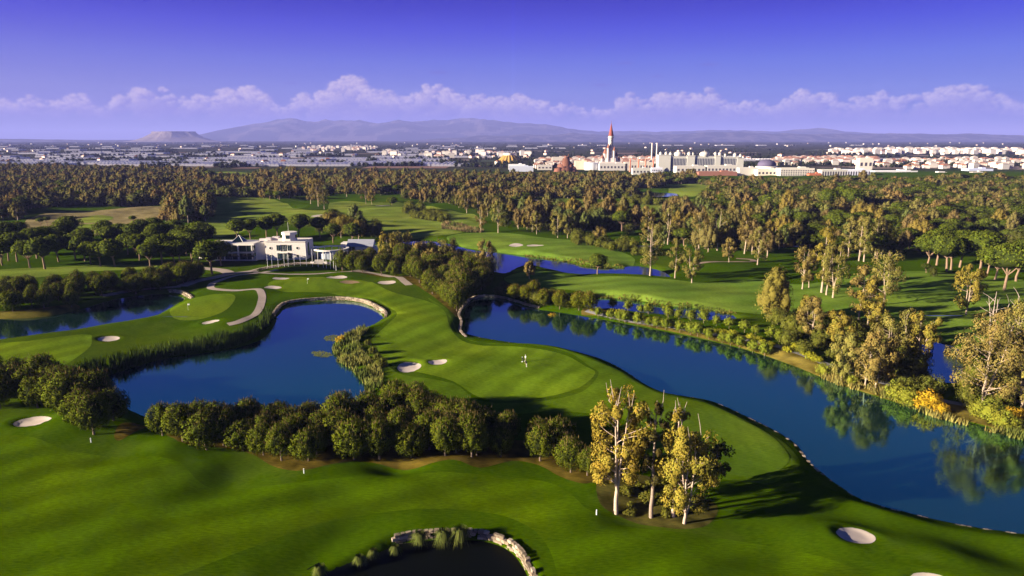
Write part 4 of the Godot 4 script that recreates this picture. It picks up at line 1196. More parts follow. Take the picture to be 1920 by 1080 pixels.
func palace() -> void:
	var p := [325,-1190]
	var o := thing("palace_hotel", "long white palace hotel with rows of domes and pinnacles", "hotel", Vector3(p[0], 0, p[1]))
	var s := 0.94       # metres of the building per pixel of its width, near enough
	var white := Color(0.52, 0.51, 0.48)
	for q in [[-68, 22, 27.0, -1], [-42, 30, 25.0, 11], [-20, 14, 26.0, -1], [6, 38, 25.0, 13], [29, 10, 26.0, -1], [50, 34, 24.0, 12], [70, 12, 22.0, -1]]:
		var w := MB.new()
		w.box(Vector3(q[0] * s, q[2] * 0.5, 0), Vector3(q[1] * s, q[2], 16 if q[3] > 0 else 19), white)
		w.box(Vector3(q[0] * s, q[2] + 0.5, 0), Vector3(q[1] * s + 1.0, 1.0, 17 if q[3] > 0 else 20), white)
		var wall := part("wall", w.mesh(M.plain), o)
		var n: int = q[3]
		for i in maxi(n, 0):
			var v := MB.new()
			v.box(Vector3((q[0] - q[1] * 0.5 + q[1] * (i + 0.5) / n) * s, 13.0, 8.0), Vector3(q[1] * s / n * 0.55, 18.0, 0.3), Color(0.06, 0.07, 0.12))
			part("window", v.mesh(M.plain), wall)
	for q in [[-42, 7.5, 6.5, 26], [6, 8.5, 6.5, 26], [-74, 2.6, 3.6, 28], [-64, 2.6, 3.8, 28], [-56, 3.4, 5.0, 26], [-22, 3.4, 4.6, 27], [-15, 2.5, 3.6, 27], [26, 3.0, 4.2, 27], [34, 3.4, 5.0, 26], [44, 2.6, 3.6, 25], [62, 3.2, 4.6, 25], [72, 3.4, 4.8, 23]]:
		var d := MB.new()
		d.lathe(Vector3(q[0] * s, 0, 2), [Vector2(q[1] * 0.9, q[3] - 1), Vector2(q[1] * 0.9, q[3] + 1.0), Vector2(q[1], q[3] + 1.2)], 12, white)
		dome(d, Vector3(q[0] * s, q[3] + 1.2, 2), q[1], q[2], Color(0.54, 0.51, 0.48))
		part("dome", d.mesh(M.plain), o)

func halls() -> void:
	# white and coloured buildings of the resort, left to right
	var list := [
		["flat white hall at the left end of the resort", [8.7,-1252.7,31.1,8.6], Color(0.72, 0.72, 0.76), 5],
		["blue grey long shed by the amber tent", [15.9,-1171.1,40.9,8.1], Color(0.5, 0.54, 0.66), 0],
		["low white hall left of the red rock", [58.7,-1231.3,25.8,8.5], Color(0.52, 0.49, 0.47), 4],
		["white block with a thin mast behind the red rock", [93.7,-1398.6,24.9,18.1], Color(0.52, 0.48, 0.44), 3],
		["cream hall right of the red rock", [125.3,-1252.7,21.4,15.3], Color(0.72, 0.62, 0.48), 0],
		["curved white drum hall before the tower", [143.2,-1231.3,26.7,13.1], Color(0.62, 0.64, 0.72), 0],
		["long low white hall below the tower", [178.3,-1210.5,48.8,12.0], Color(0.51, 0.49, 0.48), 8],
		["white arcade of small arches right of the tower", [224.3,-1210.5,50.7,13.9], Color(0.52, 0.48, 0.44), 10],
		["long white terrace at the wood's edge before the arcade", [200.4,-1066.7,26.5,9.8], Color(0.52, 0.51, 0.49), 5],
		["blue and white pavilion before the palace", [239.3,-1134.1,17.6,7.8], Color(0.62, 0.64, 0.76), 6],
		["white hall with dark square windows before the palace", [290.2,-1116.5,46.8,11.1], Color(0.54, 0.51, 0.49), 7],
		["white hall above the red wall", [343.1,-1116.5,52.0,11.9], Color(0.54, 0.51, 0.49), 9],
		["red brick wall building at the wood's edge", [306.2,-1021.1,57.1,6.3], Color(0.28, 0.13, 0.1), 0],
		["tilted white hall right of the red wall", [356.4,-1035.9,27.4,11.9], Color(0.54, 0.51, 0.49), 0],
		["cream hall left of the long hotel row", [381.5,-1021.1,33.3,10.2], Color(0.72, 0.66, 0.56), 6],
		["long white hotel wing with three rows of windows", [418.1,-1006.8,49.3,12.3], Color(0.61, 0.58, 0.53), 14],
		["red brick porch between the white hotel wings", [438.6,-992.8,17.7,5.3], Color(0.42, 0.14, 0.08), 0],
		["white hotel wing striped with tall dark windows", [466.0,-992.8,37.0,10.7], Color(0.52, 0.51, 0.49), 10],
		["blue white striped hotel wing at the right end", [501.1,-992.8,33.2,10.7], Color(0.66, 0.68, 0.8), 9],
		["square cream tower house behind the hotel wings", [632.4,-1231.3,23.9,20.6], Color(0.74, 0.68, 0.6), 3],
		["long white shed on the plain right of the hotel", [614.4,-1099.4,68.3,4.2], Color(0.66, 0.66, 0.72), 0],
		["second long white shed further right on the plain", [640.4,-1035.9,54.7,4.0], Color(0.7, 0.66, 0.66), 0],
		["small white villa at the foot of the wooded hill", [692.5,-1021.1,15.9,6.3], Color(0.54, 0.51, 0.49), 2],
		["blue roofed long shed among the villas", [798.4,-1171.1,41.8,4.5], Color(0.5, 0.55, 0.75), 0],
	]
	for q in list:
		var b: Array = q[1]
		var deep: float = clampf(b[2] * 0.5, 8.0, 20.0)
		var o := thing("resort_hall", q[0], "building", Vector3(b[0], 0, b[1] - deep * 0.5))
		var m := MB.new()
		if q[0].begins_with("curved"):
			m.lathe(Vector3.ZERO, [Vector2(b[2] * 0.5, 0), Vector2(b[2] * 0.5, b[3]), Vector2(0, b[3] + 0.4)], 20, q[2])
		else:
			m.box(Vector3(0, b[3] * 0.5, 0), Vector3(b[2], b[3], deep), q[2])
			m.box(Vector3(0, b[3] + 0.35, deep * 0.5 - 0.2), Vector3(b[2] + 0.4, 0.7, 0.5), q[2])
			m.box(Vector3(0, b[3] + 0.35, -deep * 0.5 + 0.2), Vector3(b[2] + 0.4, 0.7, 0.5), q[2])
			m.box(Vector3(b[2] * 0.2, b[3] + 1.2, 0), Vector3(b[2] * 0.18, 2.4, deep * 0.4), q[2])
		part("walls", m.mesh(M.plain), o)
		var n: int = q[3]
		var rows := 3 if q[0].contains("three rows") else 1
		var tall: float = b[3] * (0.62 if q[0].contains("striped") else 0.3 if rows == 1 else 0.14)
		for f in rows:
			for i in n:
				var w := MB.new()
				w.box(Vector3(b[2] * ((i + 0.5) / n - 0.5), b[3] * (0.5 if rows == 1 else 0.25 + 0.25 * f), deep * 0.5), Vector3(b[2] / n * 0.5, tall, 0.25), Color(0.07, 0.06, 0.09))
				part("window", w.mesh(M.plain), o)
	# the dark dome
	var p := [433,-1171]
	var o := thing("domed_arena", "large dark blue dome on a pale drum", "arena", Vector3(p[0], 0, p[1]))
	var a := MB.new()
	a.lathe(Vector3.ZERO, [Vector2(18, 0), Vector2(18, 9), Vector2(16.5, 9.5)], 24, Color(0.7, 0.66, 0.62))
	part("drum", a.mesh(M.plain), o)
	var d := MB.new()
	dome(d, Vector3(0, 9, 0), 15.0, 12.0, Color(0.1, 0.09, 0.16), false)
	part("dome", d.mesh(M.plain), o)
	# the amber pleated tent hill
	p = [-6,-1583]
	o = thing("pleated_tent", "amber pleated tent like mound with a flat pale top", "tent", Vector3(p[0], 0, p[1]))
	var t := MB.new()
	var prof := [[34.0, 0.0], [27.0, 6.0], [19.0, 14.0], [13.0, 18.5]]
	for i in 3:
		for k in 36:
			var c0 := Vector3(cos(TAU * k / 36), 0, sin(TAU * k / 36)) * (1.0 if k % 2 else 0.9)
			var c1 := Vector3(cos(TAU * (k + 1) / 36), 0, sin(TAU * (k + 1) / 36)) * (0.9 if k % 2 else 1.0)
			t.quad(c0 * prof[i][0] + Vector3(0, prof[i][1], 0), c1 * prof[i][0] + Vector3(0, prof[i][1], 0), c1 * prof[i + 1][0] + Vector3(0, prof[i + 1][1], 0), c0 * prof[i + 1][0] + Vector3(0, prof[i + 1][1], 0), c0 + Vector3(0, 0.7, 0), Color(0.36, 0.22, 0.06))
	part("cover", t.mesh(M.plain), o)
	var tp := MB.new()
	tp.lathe(Vector3.ZERO, [Vector2(13, 18), Vector2(13, 23), Vector2(0, 23.4)], 16, Color(0.7, 0.62, 0.56))
	part("top_drum", tp.mesh(M.plain), o)
	# the red rock
	p = [92,-1171]
	var g := RandomNumberGenerator.new()
	g.seed = 6
	var rk := MB.new()
	for q in [[0.0, 0.0, 13.0, 20.0], [-6.0, 2.0, 10.0, 13.0], [7.0, 2.0, 9.0, 14.0], [1.0, -2.0, 6.0, 27.0], [12.0, 3.0, 8.0, 8.0], [-13.0, 4.0, 8.0, 7.0]]:
		rk.blob(Vector3(q[0], 0, q[1]), Vector3(q[2], q[3], q[2] * 0.8), Color(0.25, 0.11, 0.08).darkened(g.randf() * 0.3), 0.28, g, 7, 11)
	tag(part("red_rock", rk.mesh(M.plain), self), "jagged red brown artificial rock peak in the resort", "rock")
	get_node("red_rock").position = Vector3(p[0], 0, p[1])
	# thin posts: red tipped columns right of the tower, two chimneys
	for q in [[1175, 0], [1190, 0], [1203, 0], [1217, 0]]:
		var c := MB.new()
		c.lathe(Vector3.ZERO, [Vector2(1.5, 0), Vector2(1.2, 17), Vector2(1.8, 17.4), Vector2(1.6, 19), Vector2(0.1, 24)], 8, Color(0.55, 0.2, 0.14))
		var col := part("slim_column", c.mesh(M.plain), self)
		col.position = Vector3((q[0] - 960) * 0.925, 0, -1160)
		tag(col, "slim red column rising behind the white arcade", "column", "red columns behind the arcade")
	for q in [1216, 1225]:
		var c := MB.new()
		c.lathe(Vector3.ZERO, [Vector2(1.6, 0), Vector2(1.3, 44), Vector2(1.6, 44.2), Vector2(1.6, 46)], 8, Color(0.68, 0.58, 0.54))
		var col := part("chimney_mast", c.mesh(M.plain), self)
		col.position = Vector3((q - 960) * 1.2, 0, -1520)
		tag(col, ("left" if q == 1216 else "right") + " one of the two pale masts behind the arcade", "mast")

# ---------------------------------------------------------------- the clubhouse
func wbox(o: Node, called: String, at: Vector3, s: Vector3, col: Color, m: Material, turn := 0.0) -> MeshInstance3D:
	var b := MB.new()
	b.box(Vector3.ZERO, s, col, turn)
	var p := part(called, b.mesh(m), o)
	p.position = at
	return p

func clubhouse() -> void:
	var white := Color(0.74, 0.7, 0.66)
	var base := [-104.1,-308.2]
	var y0 := lay(base[0], base[1])
	var o := thing("clubhouse", "white flat roofed clubhouse with a roof lantern and terrace wing", "clubhouse", Vector3(base[0], y0 - 0.2, base[1]))
	# main block, its front at z = 0
	var W := 18.6
	var Hh := 8.6
	var D := 12.0
	# the front wall stands as separate panels round its openings
	var wall := MB.new()
	wall.box(Vector3(-W * 0.5 + 3.6, Hh * 0.5, -0.2), Vector3(7.2, Hh, 0.4), white)
	wall.box(Vector3(W * 0.5 - 4.2, Hh * 0.5, -0.2), Vector3(8.4, Hh, 0.4), white)
	wall.box(Vector3(-0.6, Hh - 0.75, -0.2), Vector3(3.0, 1.5, 0.39), white)
	wall.box(Vector3(-0.6, 3.6, -0.2), Vector3(3.0, 0.9, 0.39), white)
	wall.box(Vector3(-W * 0.5 + 0.2, Hh * 0.5, -D * 0.5 - 0.2), Vector3(0.4, Hh, D - 0.41), white)
	wall.box(Vector3(W * 0.5 - 0.2, Hh * 0.5, -D * 0.5 - 0.2), Vector3(0.4, Hh, D - 0.41), white)
	wall.box(Vector3(0, Hh * 0.5, -D - 0.1), Vector3(W, Hh, 0.4), white)
	part("wall", wall.mesh(M.wall), o)
	wbox(o, "roof", Vector3(0, Hh - 0.35, -D * 0.5 - 0.2), Vector3(W - 0.85, 0.3, D - 0.9), Color(0.62, 0.58, 0.56), M.wall)
	for s in [-1, 1]:
		for f in 2:
			# square panes flanking the entrance bay
			var win := wbox(o, "window", Vector3(-0.6 + s * 2.55, 2.0 + f * 3.7, 0.03), Vector3(1.7, 2.6, 0.1), Color.WHITE, M.glass)
			wbox(win, "frame", Vector3(0, 1.35, 0.03), Vector3(1.8, 0.1, 0.12), white, M.wall)
			wbox(win, "mullion", Vector3(0, 0, 0.04), Vector3(0.07, 2.6, 0.08), Color(0.3, 0.3, 0.3), M.plain)
			# round portholes
			var hole := MB.new()
			hole.lathe(Vector3.ZERO, [Vector2(0.55, -0.05), Vector2(0.55, 0.05), Vector2(0, 0.06)], 16, Color.WHITE)
			var port := part("porthole", hole.mesh(M.glass), o)
			port.position = Vector3(-0.6 + s * 6.2, 2.0 + f * 3.6, 0.03)
			port.rotation.x = PI / 2
			var rim := MB.new()
			rim.lathe(Vector3.ZERO, [Vector2(0.55, 0.08), Vector2(0.68, 0.1), Vector2(0.68, -0.02)], 16, white)
			part("rim", rim.mesh(M.wall), port)
	for f in 2:
		var glass := wbox(o, "window", Vector3(-0.6, 1.6 + f * 3.9, -0.12), Vector3(2.9, 2.9 if f == 0 else 2.6, 0.1), Color.WHITE, M.glass)
		for k in 3: wbox(glass, "mullion", Vector3(-0.8 + k * 0.8, 0, 0.07), Vector3(0.08, 2.6, 0.08), Color(0.5, 0.5, 0.5), M.plain)
	wbox(o, "canopy", Vector3(-0.6, 3.5, 0.7), Vector3(3.4, 0.22, 1.5), white, M.wall)
	wbox(o, "window", Vector3(W * 0.5 + 0.03, 4.6, -4.5), Vector3(0.1, 6.0, 1.8), Color.WHITE, M.glass)
	wbox(o, "parapet", Vector3(0, Hh + 0.12, 0.05), Vector3(W + 0.3, 0.24, 0.7), white, M.wall)
	# the roof lantern, eight sided
	var lan := MB.new()
	lan.lathe(Vector3(1.0, 0, -4.0), [Vector2(3.4, Hh - 0.2), Vector2(3.4, Hh + 1.0), Vector2(3.1, Hh + 1.0), Vector2(3.1, Hh + 2.8), Vector2(3.5, Hh + 2.8), Vector2(3.5, Hh + 4.0), Vector2(0.0, Hh + 4.1)], 8, white, Vector2.ONE, PI / 8, false)
	var lantern := part("roof_lantern", lan.mesh(M.wall), o)
	for k in 8:
		if k % 2 == 0:
			var a := TAU * k / 8.0
			wbox(lantern, "window", Vector3(1.0 + cos(a) * 2.92, Hh + 1.9, -4.0 + sin(a) * 2.92), Vector3(0.2, 1.5, 1.7), Color.WHITE, M.glass).rotation.y = -a
	var mast := MB.new()
	mast.tube([Vector3(0.6, Hh + 4, -4), Vector3(0.6, Hh + 8.5, -4)], [0.06, 0.04], 6, Color(0.7, 0.7, 0.7))
	part("mast", mast.mesh(M.plain), lantern)
	# link: a slanting lit wall left of the block
	var link := MB.new()
	link.box(Vector3(-W * 0.5 - 2.4, Hh * 0.46, -1.6), Vector3(5.0, Hh * 0.92, 0.5), white, 0.35)
	link.box(Vector3(-W * 0.5 - 2.6, Hh * 0.44, -6.0), Vector3(5.2, Hh * 0.88, 7.0), white)
	part("link_wall", link.mesh(M.wall), o)
	# left wing: slabs, dark glazing, pillars
	var lx := -W * 0.5 - 15.2
	var slabs := [[0.15, 0.3, 23.0], [3.6, 0.4, 20.5], [7.5, 0.9, 21.5]]
	for q in slabs: wbox(o, "slab", Vector3(lx, q[0], -4.2), Vector3(q[2], q[1], 11.5), white, M.wall)
	for f in 2:
		for k in 6:
			var win := wbox(o, "window", Vector3(lx - 8.6 + k * 3.4, 1.85 + f * 3.8, 0.2), Vector3(3.2, 3.05, 0.12), Color.WHITE, M.glass)
			wbox(win, "mullion", Vector3(1.68, 0, 0.05), Vector3(0.14, 3.05, 0.16), white, M.wall)
		wbox(o, "wing_side", Vector3(lx - 9.9, 1.9 + f * 3.75, -4.6), Vector3(0.14, 3.1, 9.0), Color(0.1, 0.1, 0.1), M.glass)
	for k in 4: wbox(o, "pillar", Vector3(lx - 9.6 + k * 6.4, 3.6, 1.25), Vector3(0.5, 7.0, 0.5), white, M.wall)
	# sloping brace and open stair at the far left
	for s in [0.0, 3.0]:
		var br := MB.new()
		br.tube([Vector3(lx - 15.5, 0.4, 0.8 - s), Vector3(lx - 9.8, 7.0, 0.8 - s)], [0.3, 0.3], 4, white)
		part("brace", br.mesh(M.wall), o)
	# pyramid skylight
	var py := MB.new()
	var cx := lx + 1.5
	var cz := -5.5
	for k in 4:
		var a := TAU * k / 4 + PI / 4
		var b := a + TAU / 4
		py.flat(Vector3(cx + cos(a) * 3.6, 7.96, cz + sin(a) * 3.6), Vector3(cx + cos(b) * 3.6, 7.96, cz + sin(b) * 3.6), Vector3(cx, 10.8, cz), Vector3(cos((a + b) * 0.5), 1, sin((a + b) * 0.5)), Color(0.3, 0.36, 0.5))
	var sky_l := part("skylight", py.mesh(M.glass), o)
	for k in 4:
		var a := TAU * k / 4 + PI / 4
		var e := MB.new()
		e.tube([Vector3(cx + cos(a) * 3.65, 7.98, cz + sin(a) * 3.65), Vector3(cx, 10.9, cz)], [0.13, 0.13], 5, white)
		part("glazing_bar", e.mesh(M.plain), sky_l)
	# plant on the roof
	for q in [[-9.0, 0.0, 2.2, 1.6, 2.0], [-6.4, -2.0, 3.0, 1.8, 2.2], [-11.5, -1.0, 4.0, 1.0, 2.0], [-3.6, 0.5, 1.6, 1.3, 1.4]]:
		wbox(o, "roof_unit", Vector3(q[0], 8.2 + q[3] * 0.5, -5.0 + q[1]), Vector3(q[2], q[3], q[4]), Color(0.55, 0.5, 0.5), M.plain)
	# terrace tables under parasols
	for k in 6:
		var t := thing("parasol", nth(k) + " dark parasol from the left on the clubhouse terrace", "parasol", Vector3(base[0] + lx - 6.5 + k * 3.4, y0 + 0.1, base[1] + 3.6 + 0.5 * (k % 2)), 0.0, "parasols on the terrace")
		var c := MB.new()
		c.lathe(Vector3.ZERO, [Vector2(1.25, 2.1), Vector2(0.05, 2.75)], 8, Color(0.03, 0.03, 0.035), Vector2.ONE, 0.0, false)
		part("canopy", c.mesh(M.plain), t)
		var pl := MB.new()
		pl.tube([Vector3.ZERO, Vector3(0, 2.5, 0)], [0.04, 0.04], 5, Color(0.5, 0.5, 0.5))
		part("pole", pl.mesh(M.plain), t)
	# the ring pergola
	var rp := [-84.6,-313.9]
	var ry := lay(rp[0], rp[1])
	var ring := thing("ring_pergola", "round white pergola ring on slim columns beside the clubhouse", "pergola", Vector3(rp[0], ry, rp[1]))
	var rb := MB.new()
	rb.lathe(Vector3.ZERO, [Vector2(7.0, 4.3), Vector2(8.2, 4.3), Vector2(8.2, 4.9), Vector2(7.0, 4.9), Vector2(7.0, 4.3)], 32, white, Vector2(1.0, 1.0), 0.0, false)
	part("ring_beam", rb.mesh(M.wall), ring)
	for k in 14:
		var a := TAU * k / 14
		var c := MB.new()
		c.tube([Vector3(cos(a) * 7.6, -0.5, sin(a) * 7.6), Vector3(cos(a) * 7.6, 4.35, sin(a) * 7.6)], [0.2, 0.2], 8, white)
		part("column", c.mesh(M.wall), ring)
	var drum := MB.new()
	drum.lathe(Vector3(0, 0, -0.5), [Vector2(5.6, -0.3), Vector2(5.6, 2.6), Vector2(5.4, 2.7), Vector2(0, 2.7)], 28, Color(0.35, 0.4, 0.5))
	part("inner_drum", drum.mesh(M.wall), ring)
	# retaining wall and steps below the ring
	var sp := [-86.3,-297.4]
	var st := thing("garden_steps", "white walled steps leading down below the ring pergola", "steps", Vector3(sp[0], lay(sp[0], sp[1]) - 0.2, sp[1]))
	for s in [-1, 1]: wbox(st, "side_wall", Vector3(s * 2.9, 0.5, -1.0), Vector3(1.6, 1.3, 0.4), white, M.wall)
	for k in 6: wbox(st, "step", Vector3(0, 0.15 + k * 0.3, -0.4 - k * 0.4), Vector3(4.2, 0.3, 0.42), Color(0.4, 0.38, 0.36), M.wall)
	# the annex
	var ap := [-74.7,-321.3]
	var an := thing("annex", "small white annex with a grey gabled roof and glass gable", "annex", Vector3(ap[0], lay(ap[0], ap[1]) - 0.3, ap[1]))
	wbox(an, "wall", Vector3(1.5, 2.4, -4.5), Vector3(11.5, 4.8, 8.6), white, M.wall)
	wbox(an, "side_block", Vector3(-6.0, 2.9, -6.5), Vector3(4.2, 5.8, 6.0), white, M.wall)
	wbox(an, "side_block", Vector3(7.6, 1.9, -3.0), Vector3(3.4, 3.8, 6.6), white, M.wall)
	var rf := MB.new()
	rf.quad(Vector3(-4.6, 4.7, 0.4), Vector3(8.2, 4.7, 0.4), Vector3(8.2, 7.6, -4.4), Vector3(-4.6, 7.6, -4.4), Vector3(0, 1, 1), Color(0.3, 0.32, 0.4))
	rf.quad(Vector3(-4.6, 4.7, -9.2), Vector3(8.2, 4.7, -9.2), Vector3(8.2, 7.6, -4.4), Vector3(-4.6, 7.6, -4.4), Vector3(0, 1, -1), Color(0.3, 0.32, 0.4))
	rf.flat(Vector3(-4.3, 4.75, 0.0), Vector3(-4.3, 7.4, -4.4), Vector3(-4.3, 4.75, -8.8), Vector3(-1, 0, 0), white)
	rf.flat(Vector3(7.9, 4.75, 0.0), Vector3(7.9, 7.4, -4.4), Vector3(7.9, 4.75, -8.8), Vector3(1, 0, 0), white)
	part("roof", rf.mesh(M.wall), an)
	for k in 2:
		var w := wbox(an, "window", Vector3(-3.0 + k * 1.7, 2.5, -0.12), Vector3(1.5, 4.2, 0.16), Color.WHITE, M.glass)
		wbox(w, "mullion", Vector3(0.8, 0, 0.05), Vector3(0.12, 4.2, 0.14), white, M.wall)
	wbox(an, "window", Vector3(7.8, 1.9, 0.36), Vector3(2.2, 2.4, 0.14), Color.WHITE, M.glass)
	wbox(an, "window", Vector3(3.6, 2.6, -0.14), Vector3(1.0, 1.6, 0.12), Color.WHITE, M.glass)
	# flagpoles, in a gentle arc
	var pole := MB.new()
	pole.tube([Vector3(0, -0.3, 0), Vector3(0, 7.6, 0)], [0.085, 0.05], 6, Color(0.78, 0.78, 0.8))
	var pm := pole.mesh(M.plain)
	var fp := smooth(pv([-106.1,-289.8,-100.1,-291.0,-93.5,-292.3,-86.5,-292.3,-80.0,-289.8,-75.5,-286.1]), false, 8)
	for k in 15:
		var q := fp[int(round(k * (fp.size() - 1) / 14.0))]
		var f := thing("flagpole", nth(k) + " bare white flagpole from the left in the arc before the clubhouse", "flagpole", on(q.x, q.y), 0.0, "flagpoles before the clubhouse")
		part("pole", pm, f)
		var ball := MB.new()
		ball.lathe(Vector3(0, 7.6, 0), [Vector2(0.0, -0.1), Vector2(0.12, 0.0), Vector2(0, 0.12)], 6, Color(0.7, 0.7, 0.7))
		part("finial", ball.mesh(M.plain), f)
	# the low dark hedge along the drive
	var hd := MB.new()
	var g := RandomNumberGenerator.new()
	g.seed = 4
	for q in smooth(pv([-108.5,-284.9,-106.2,-288.5,-98.3,-292.9,-89.2,-293.6,-79.3,-291.7,-71.3,-287.3]), false, 12):
		lobe(hd, on(q.x, q.y) + Vector3(0, 0.35, 0), Vector3(0.8, 0.6, 0.7), 40, 0.18, Color(0.035, 0.05, 0.012), on(q.x, q.y) - Vector3(0, 1, 0), g)
	tag(part("hedge", hd.mesh(M.leaf), self), "low dark clipped hedge along the drive below the flagpoles", "hedge")

# ---------------------------------------------------------------- groves of young pines
func along(p: PackedVector2Array, t: float) -> Vector2:
	var total := 0.0
	for i in p.size() - 1: total += p[i].distance_to(p[i + 1])
	var want := t * total
	for i in p.size() - 1:
		var d := p[i].distance_to(p[i + 1])
		if want <= d or i == p.size() - 2: return p[i].lerp(p[i + 1], clampf(want / maxf(d, 1e-4), 0.0, 1.0))
		want -= d
	return p[-1]

func groves() -> void:
	var g := RandomNumberGenerator.new()
	g.seed = 31
	var pines := []
	for k in 5: pines.append(young_pine(40 + k, [7.4, 7.8, 7.0, 7.4, 7.2][k], [6.4, 6.0, 6.6, 5.6, 6.8][k]))
	var sites := [
		["grove below the central pond", [-65.9,-118.4,-59.1,-113.1,-53.5,-112.4,-47.1,-113.1,-39.8,-108.5,-33.9,-107.4,-28.7,-109.3,-23.7,-108.9,-18.6,-109.3,-14.4,-109.3,-10.1,-109.3,-5.1,-109.8,-0.2,-111.8,3.1,-110.2,8.0,-110.2], [-64.3,-118.4,-54.7,-119.8,-49.3,-121.8,-43.4,-122.5,-37.5,-123.5,-29.8,-126.3,-21.6,-132.3,-13.8,-126.3,-8.2,-121.8,-2.0,-116.6,3.9,-116.1,7.7,-113.9], 7, 5.5, 0.72, 0.95],
		["grove by the left edge bunker", [-113.3,-131.2,-105.4,-130.9,-99.0,-131.2,-94.5,-132.0,-88.8,-126.3,-83.2,-121.8,-77.9,-118.0,-72.9,-115.3], [-123.4,-144.0,-115.0,-144.0,-108.6,-143.3,-101.9,-141.4,-94.4,-136.4,-86.8,-130.6,-80.8,-126.3,-75.2,-121.8], 6, 6.2, 0.86, 1.06],
		["row across the left pond", [-174.7,-208.9,-164.8,-211.5,-156.4,-214.3,-147.9,-220.0,-139.9,-227.6,-136.0,-235.7,-132.4,-245.3,-127.0,-254.7,-124.2,-265.8], [-201.4,-242.6,-187.7,-242.6,-176.0,-242.6,-164.6,-246.2,-152.9,-249.9,-145.9,-253.7,-139.7,-259.6,-132.3,-265.8,-129.8,-274.5], 6, 6.4, 0.72, 0.95],
		["grove right of the clubhouse", [-73.6,-287.3,-64.3,-276.7,-53.7,-273.3,-44.6,-271.1,-37.1,-259.6,-28.6,-240.0,-25.4,-238.3,-20.9,-224.5,-17.4,-210.2], [-63.9,-308.2,-54.8,-312.5,-42.4,-312.5,-29.4,-306.8,-18.8,-293.6,-9.9,-274.5,-9.9,-257.6,-11.7,-242.6,-13.8,-227.6], 6, 6.9, 0.86, 1.12],
	]
	for s in sites:
		var front := pv(s[1])
		var back := pv(s[2])
		var rows: int = s[3]
		for r in rows:
			var f := float(r) / (rows - 1)
			var span := 0.0
			for i in 20: span += along(front, i / 20.0).lerp(along(back, i / 20.0), f).distance_to(along(front, (i + 1) / 20.0).lerp(along(back, (i + 1) / 20.0), f))
			var width := along(front, 0.5).distance_to(along(back, 0.5))
			if r > 0 and r < rows - 1 and width / (rows - 1) < s[4] * 0.5 and r % 2: continue
			var count := int(span / s[4])
			for i in count:
				var t := clampf((i + 0.5 + (0.25 if r % 2 else -0.25) + g.randf_range(-0.28, 0.28)) / count, 0.0, 1.0)
				var p := along(front, t).lerp(along(back, t), clampf(f + g.randf_range(-0.07, 0.07), 0.0, 1.0))
				if r > 0 and r < rows - 1 and along(front, t).distance_to(along(back, t)) < s[4] * 1.4: continue
				if signed_ponds(p) > -1.2: continue
				var row: String = "front row" if r == 0 else "back row" if r == rows - 1 else nth(r) + " row"
				plant_tree("young_pine", pines[g.randi() % 5], on(p.x, p.y), g.randf_range(s[5], s[6]), g.randf() * TAU, "young pine, %s from left in %s of the %s" % [nth(i), row, s[0]], "pine tree", "young pines of the " + s[0], null, g.randf_range(0.92, 1.1))
	# single young pines standing out
	var lone := [9.9,-105.1,0.8,12.5,-102.9,0.62,8.3,-112.7,0.95,9.5,-109.8,0.7,21.9,-215.7,0.85,25.2,-214.3,0.85,15.9,-218.6,0.8,10.8,-223.0,0.75,4.6,-227.6,0.8,0.9,-232.4,0.75,14.5,-224.5,0.6,7.5,-232.4,0.8]
	var said := ["small young pine left of the tall pale eucalyptus", "smallest young pine beside the tall pale eucalyptus", "young pine at the right end of the near grove", "young pine stepping out of the near grove's right end", "left one of two round pines at the head of the sapling strip", "right one of two round pines at the head of the sapling strip", "round pine above the lake's rocky corner", "lower round pine left of the strip head", "round pine over the yellow bushes", "round pine at the lake's northwest corner", "small round pine between larger ones at the lake corner", "round pine behind the lake corner bushes"]
	for i in said.size():
		var k := i * 3
		plant_tree("young_pine", pines[i % 5], on(lone[k], lone[k + 1]), lone[k + 2], i * 1.3, said[i], "pine tree", "", M.leaf_gold if i > 3 else null)
	# the saplings on the strip
	var saps := []
	for k in 3: saps.append(bush(60 + k, [4.2, 3.8, 4.6][k], [3.4, 3.0, 3.2][k], Color(0.13, 0.155, 0.018), 30, 0.22, 0.2, 24))
	var low := []
	for k in 3: low.append(bush(70 + k, [1.6, 1.2, 2.0][k], [2.6, 2.2, 2.6][k], Color(0.24, 0.235, 0.02), 26, 0.0, 0.16, 20))
	var lines := [[[26.5,-210.2,31.8,-205.6,39.1,-199.9,47.3,-193.4,54.8,-186.2,61.4,-178.4,67.1,-169.9], 17, "lake side row"], [[31.9,-218.6,38.2,-214.3,47.2,-207.5,55.7,-201.1,62.9,-192.8,69.3,-184.0,74.7,-175.0], 14, "pond side row"]]
	for q in lines:
		var l := smooth(pv(q[0]), false, 4)
		for i in q[1]:
			var p := along(l, (i + 0.5 + g.randf_range(-0.3, 0.3)) / q[1])
			plant_tree("sapling", saps[g.randi() % 3], on(p.x, p.y), g.randf_range(0.75, 1.1), g.randf() * TAU, "small round sapling, %s from the left in the %s of the strip" % [nth(i), q[2]], "young tree", "saplings on the strip")
	var l2 := smooth(pv([26.0,-213.6,33.9,-208.9,42.8,-202.4,53.5,-192.8,62.9,-183.0,71.1,-173.1,77.4,-161.7]), false, 4)
	for i in 46:
		var p := along(l2, (i + g.randf_range(-0.4, 0.4) + 0.5) / 46.0) + Vector2(g.randf_range(-1, 1), g.randf_range(-1.6, 1.6))
		plant_tree("hedge_shrub", low[g.randi() % 3], on(p.x, p.y), g.randf_range(0.7, 1.15), g.randf() * TAU, "low yellow green shrub, %s from left in the hedge along the strip's cart path" % nth(i), "shrub", "hedge shrubs on the strip")

func signed_ponds(p: Vector2) -> float:
	var best := -1e9
	for q in ponds:
		if q.box.grow(4.0).has_point(p): best = maxf(best, signed(p, q.poly))
	return best

